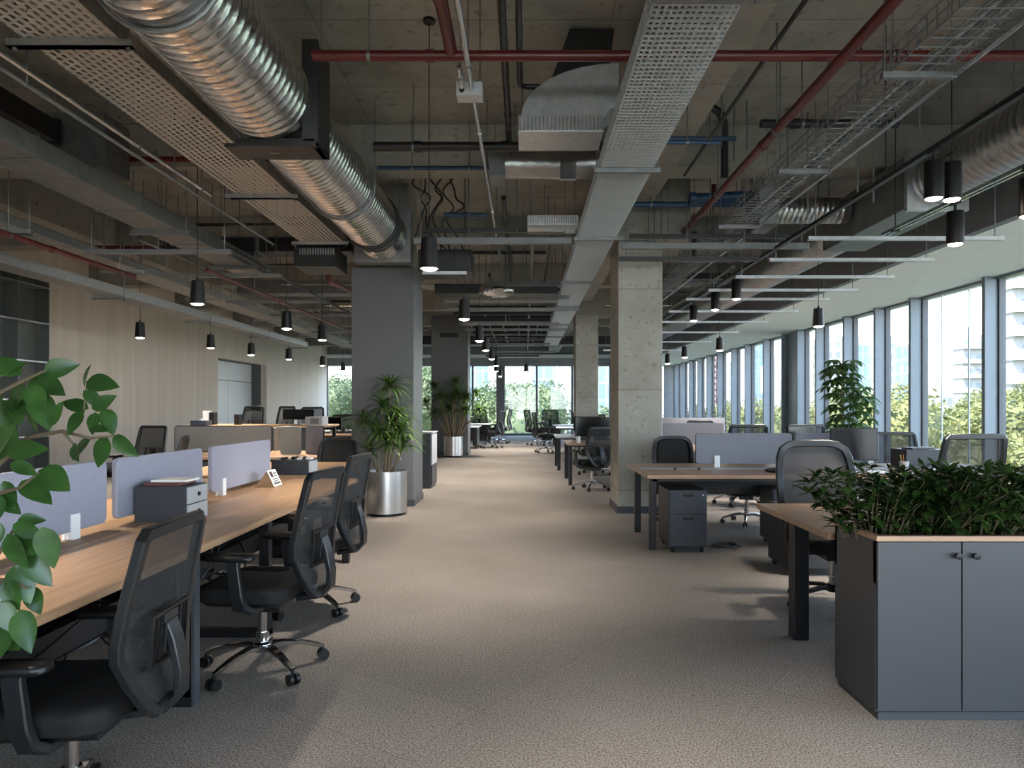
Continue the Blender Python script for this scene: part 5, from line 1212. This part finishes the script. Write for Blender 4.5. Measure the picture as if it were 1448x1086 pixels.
for x,y,z,L_,n in ((.05,0,2.02,.42,44),(-.55,.1,1.90,.44,40),(-.35,-.1,1.62,.44,44),(-.75,0,1.45,.42,36),(.0,-.15,1.55,.46,46),(.35,.0,1.60,.44,44),(.62,.05,1.72,.44,40),(.72,-.1,1.25,.42,34),(-.15,.1,1.30,.44,44),(.35,-.15,1.25,.42,40),(-.5,-.1,1.15,.40,34),(.1,-.1,1.75,.42,40)):
    rosette(lv,(x,y,z),L_,int(n*1.5),q,w=.046); b = Vector((x*.2,y*.3,.5)); st.tube([b,b.lerp(Vector((x,y,z)),.55)-Vector((x*.08,0,0)),(x,y,z)],[.026,.022,.016],7)
lv.build('foliage',M['drac'],t,smooth=60); st.build('canes',M['stem'],t)
# --- tall schefflera by the windows
t = thing('potted_schefflera','tall broad leaved plant in front of the right hand windows','potted plant',(5.05,11.2,0))
pot(t,.24,.5); lv = MB(); st = MB(); q = random.Random(9)
st.tube([(0,0,.44),(.02,0,1.0),(-.03,.02,1.5),(0,0,2.0)],[.022,.018,.014,.010],8)
for k in range(62):
    z = .80+1.30*k/61; a = k*2.4; rr_ = q.uniform(.12,.30)*(1.1-.55*max(0,(z-1.5)/.6))
    c = Vector((rr_*math.cos(a)+(.12 if z < 1.7 else -.04),rr_*math.sin(a),z+q.uniform(-.03,.05))); st.tube([(0,0,z-.07),c],[.004,.003],5)
    for j in range(8):
        g = j*2*PI/8; leaf(lv,c,Vector((math.cos(g)+.4*math.cos(a),math.sin(g)+.4*math.sin(a),.1)),(0,0,1),q.uniform(.17,.25),.068,.6,.2,5,'lance')
lv.build('foliage',M['scheff'],t,smooth=60); st.build('stems',M['stem'],t)
def small_plant(label, x, y, h_, seed):
    t = thing('potted_plant',label,'potted plant',(x,y,0)); pot(t,.17,.42); lv = MB(); st = MB(); q = random.Random(seed)
    for k in range(9):
        a = k*2.4; tip = Vector((.25*math.cos(a)*q.uniform(.3,1),.25*math.sin(a)*q.uniform(.3,1),h_*q.uniform(.65,1))); st.tube([(0,0,.38),tip*.5+Vector((0,0,.2)),tip],[.01,.007,.004],6)
        for j in range(12):
            p = Vector((0,0,.38)).lerp(tip,.45+.55*j/11); g = j*2.4; leaf(lv,p,Vector((math.cos(g),math.sin(g),.35)),(0,0,1),q.uniform(.12,.18),.07,.35,.25,5)
    lv.build('foliage',M['ficus'],t,smooth=60); st.build('stems',M['stem'],t)
small_plant('leafy small plant by the windows behind the black chair tops',4.35,15.9,1.42,1)
small_plant('lower small plant at the window corner left of the leafy one',4.35,18.0,1.22,2)
# --- branch of the ficus at the left edge
t = thing('potted_ficus','leafy ficus reaching into the left edge of the picture','potted plant',(-1.62,1.36,0))
MB().lathe([(0,0),(.15,0),(.19,.40),(.175,.40),(.16,.34),(0,.34)],n=28).build('planter_pot',M['dgrey'],t,smooth=35)
MB().lathe([(0,.345),(.165,.345)],n=20).build('soil',M['soil'],t)
st = MB(); O = Vector(t.location)
def wp(px,py,Y): return W(px,py,Y)-O
st.tube([(0,0,.34),(.02,.02,.7),(.08,.04,1.0),(.16,.05,1.35)],[.022,.019,.016,.010],8)
st.tube([(.04,.03,.8),wp(-180,760,1.44),wp(-60,690,1.48),wp(0,655,1.5),wp(40,618,1.5),wp(88,610,1.5),wp(128,620,1.5),wp(162,616,1.5)],[.013,.010,.008,.006,.005,.004,.003,.002],7)
st.tube([wp(88,610,1.5),wp(104,628,1.49)],[.003,.002],5); st.tube([wp(100,612,1.5),wp(118,582,1.52),wp(122,548,1.53)],[.003,.0025,.0015],5)
st.tube([(.10,.045,1.1),wp(-120,600,1.42),wp(-10,560,1.45),wp(40,535,1.46),wp(64,524,1.46)],[.010,.008,.005,.004,.002],6)
st.tube([wp(-60,690,1.48),wp(-10,700,1.42),wp(28,690,1.40),wp(55,668,1.40)],[.006,.005,.003,.002],6)
st.tube([(.03,.025,.72),wp(-160,880,1.36),wp(-40,820,1.36),wp(0,780,1.36),wp(25,740,1.36)],[.012,.010,.006,.004,.002],6)
st.tube([wp(-40,820,1.36),wp(10,820,1.34),wp(40,832,1.33)],[.005,.004,.002],5); st.tube([wp(-160,880,1.36),wp(-20,900,1.33),wp(12,876,1.32)],[.006,.004,.002],5)
st.build('branches',M['twig'],t,smooth=50)
LV = [(62,525,110,515),(45,535,90,557),(30,530,-15,505),(35,540,15,582),(40,545,62,580),(50,555,70,606),(45,575,50,615),(70,603,88,568),(120,548,124,516),(122,540,166,546),(125,541,158,541),(118,552,146,577),(125,578,86,567),(130,578,162,560),(118,582,93,614),(135,583,130,614),(148,578,160,614),(128,605,152,610),(104,628,110,652),(128,622,100,650),(152,618,138,660),(160,616,193,646),(20,600,0,648),(10,640,66,633),(15,655,52,671),(55,665,97,693),(30,680,72,712),(5,680,22,718),(25,735,63,735),(18,742,60,758),(10,755,37,803),(15,760,60,782),(35,785,72,828),(20,800,42,852),(42,830,56,868),(28,862,42,922),(0,850,17,893),(10,880,-5,932),(5,905,26,917),(8,820,26,862),(0,700,-12,742),(12,610,-10,560),(60,745,76,802),(-5,640,20,600),(5,560,-20,600),(0,530,35,512),(-10,700,28,725),(-5,800,-25,850),(20,560,28,600),(2,740,-20,780)]
lv = MB(); q = random.Random(6)
for k,(x0,y0,x1,y1) in enumerate(LV):
    Y = 1.5 if x0 > 75 else (1.46 if y0 < 620 else (1.41 if y0 < 720 else 1.35)); Y += q.uniform(-.04,.04)
    a = wp(x0,y0,Y); b = wp(x1,y1,Y+q.uniform(-.025,.015)); L_ = (b-a).length
    upv = Vector((q.uniform(-.5,.5),-1.+q.uniform(-.3,.3),q.uniform(.1,1.0)))
    leaf(lv,a,b-a,upv,L_*1.04,L_*q.uniform(.56,.70),q.uniform(.0,.14),.24,8)
lv.build('foliage',M['ficus'],t,smooth=60)
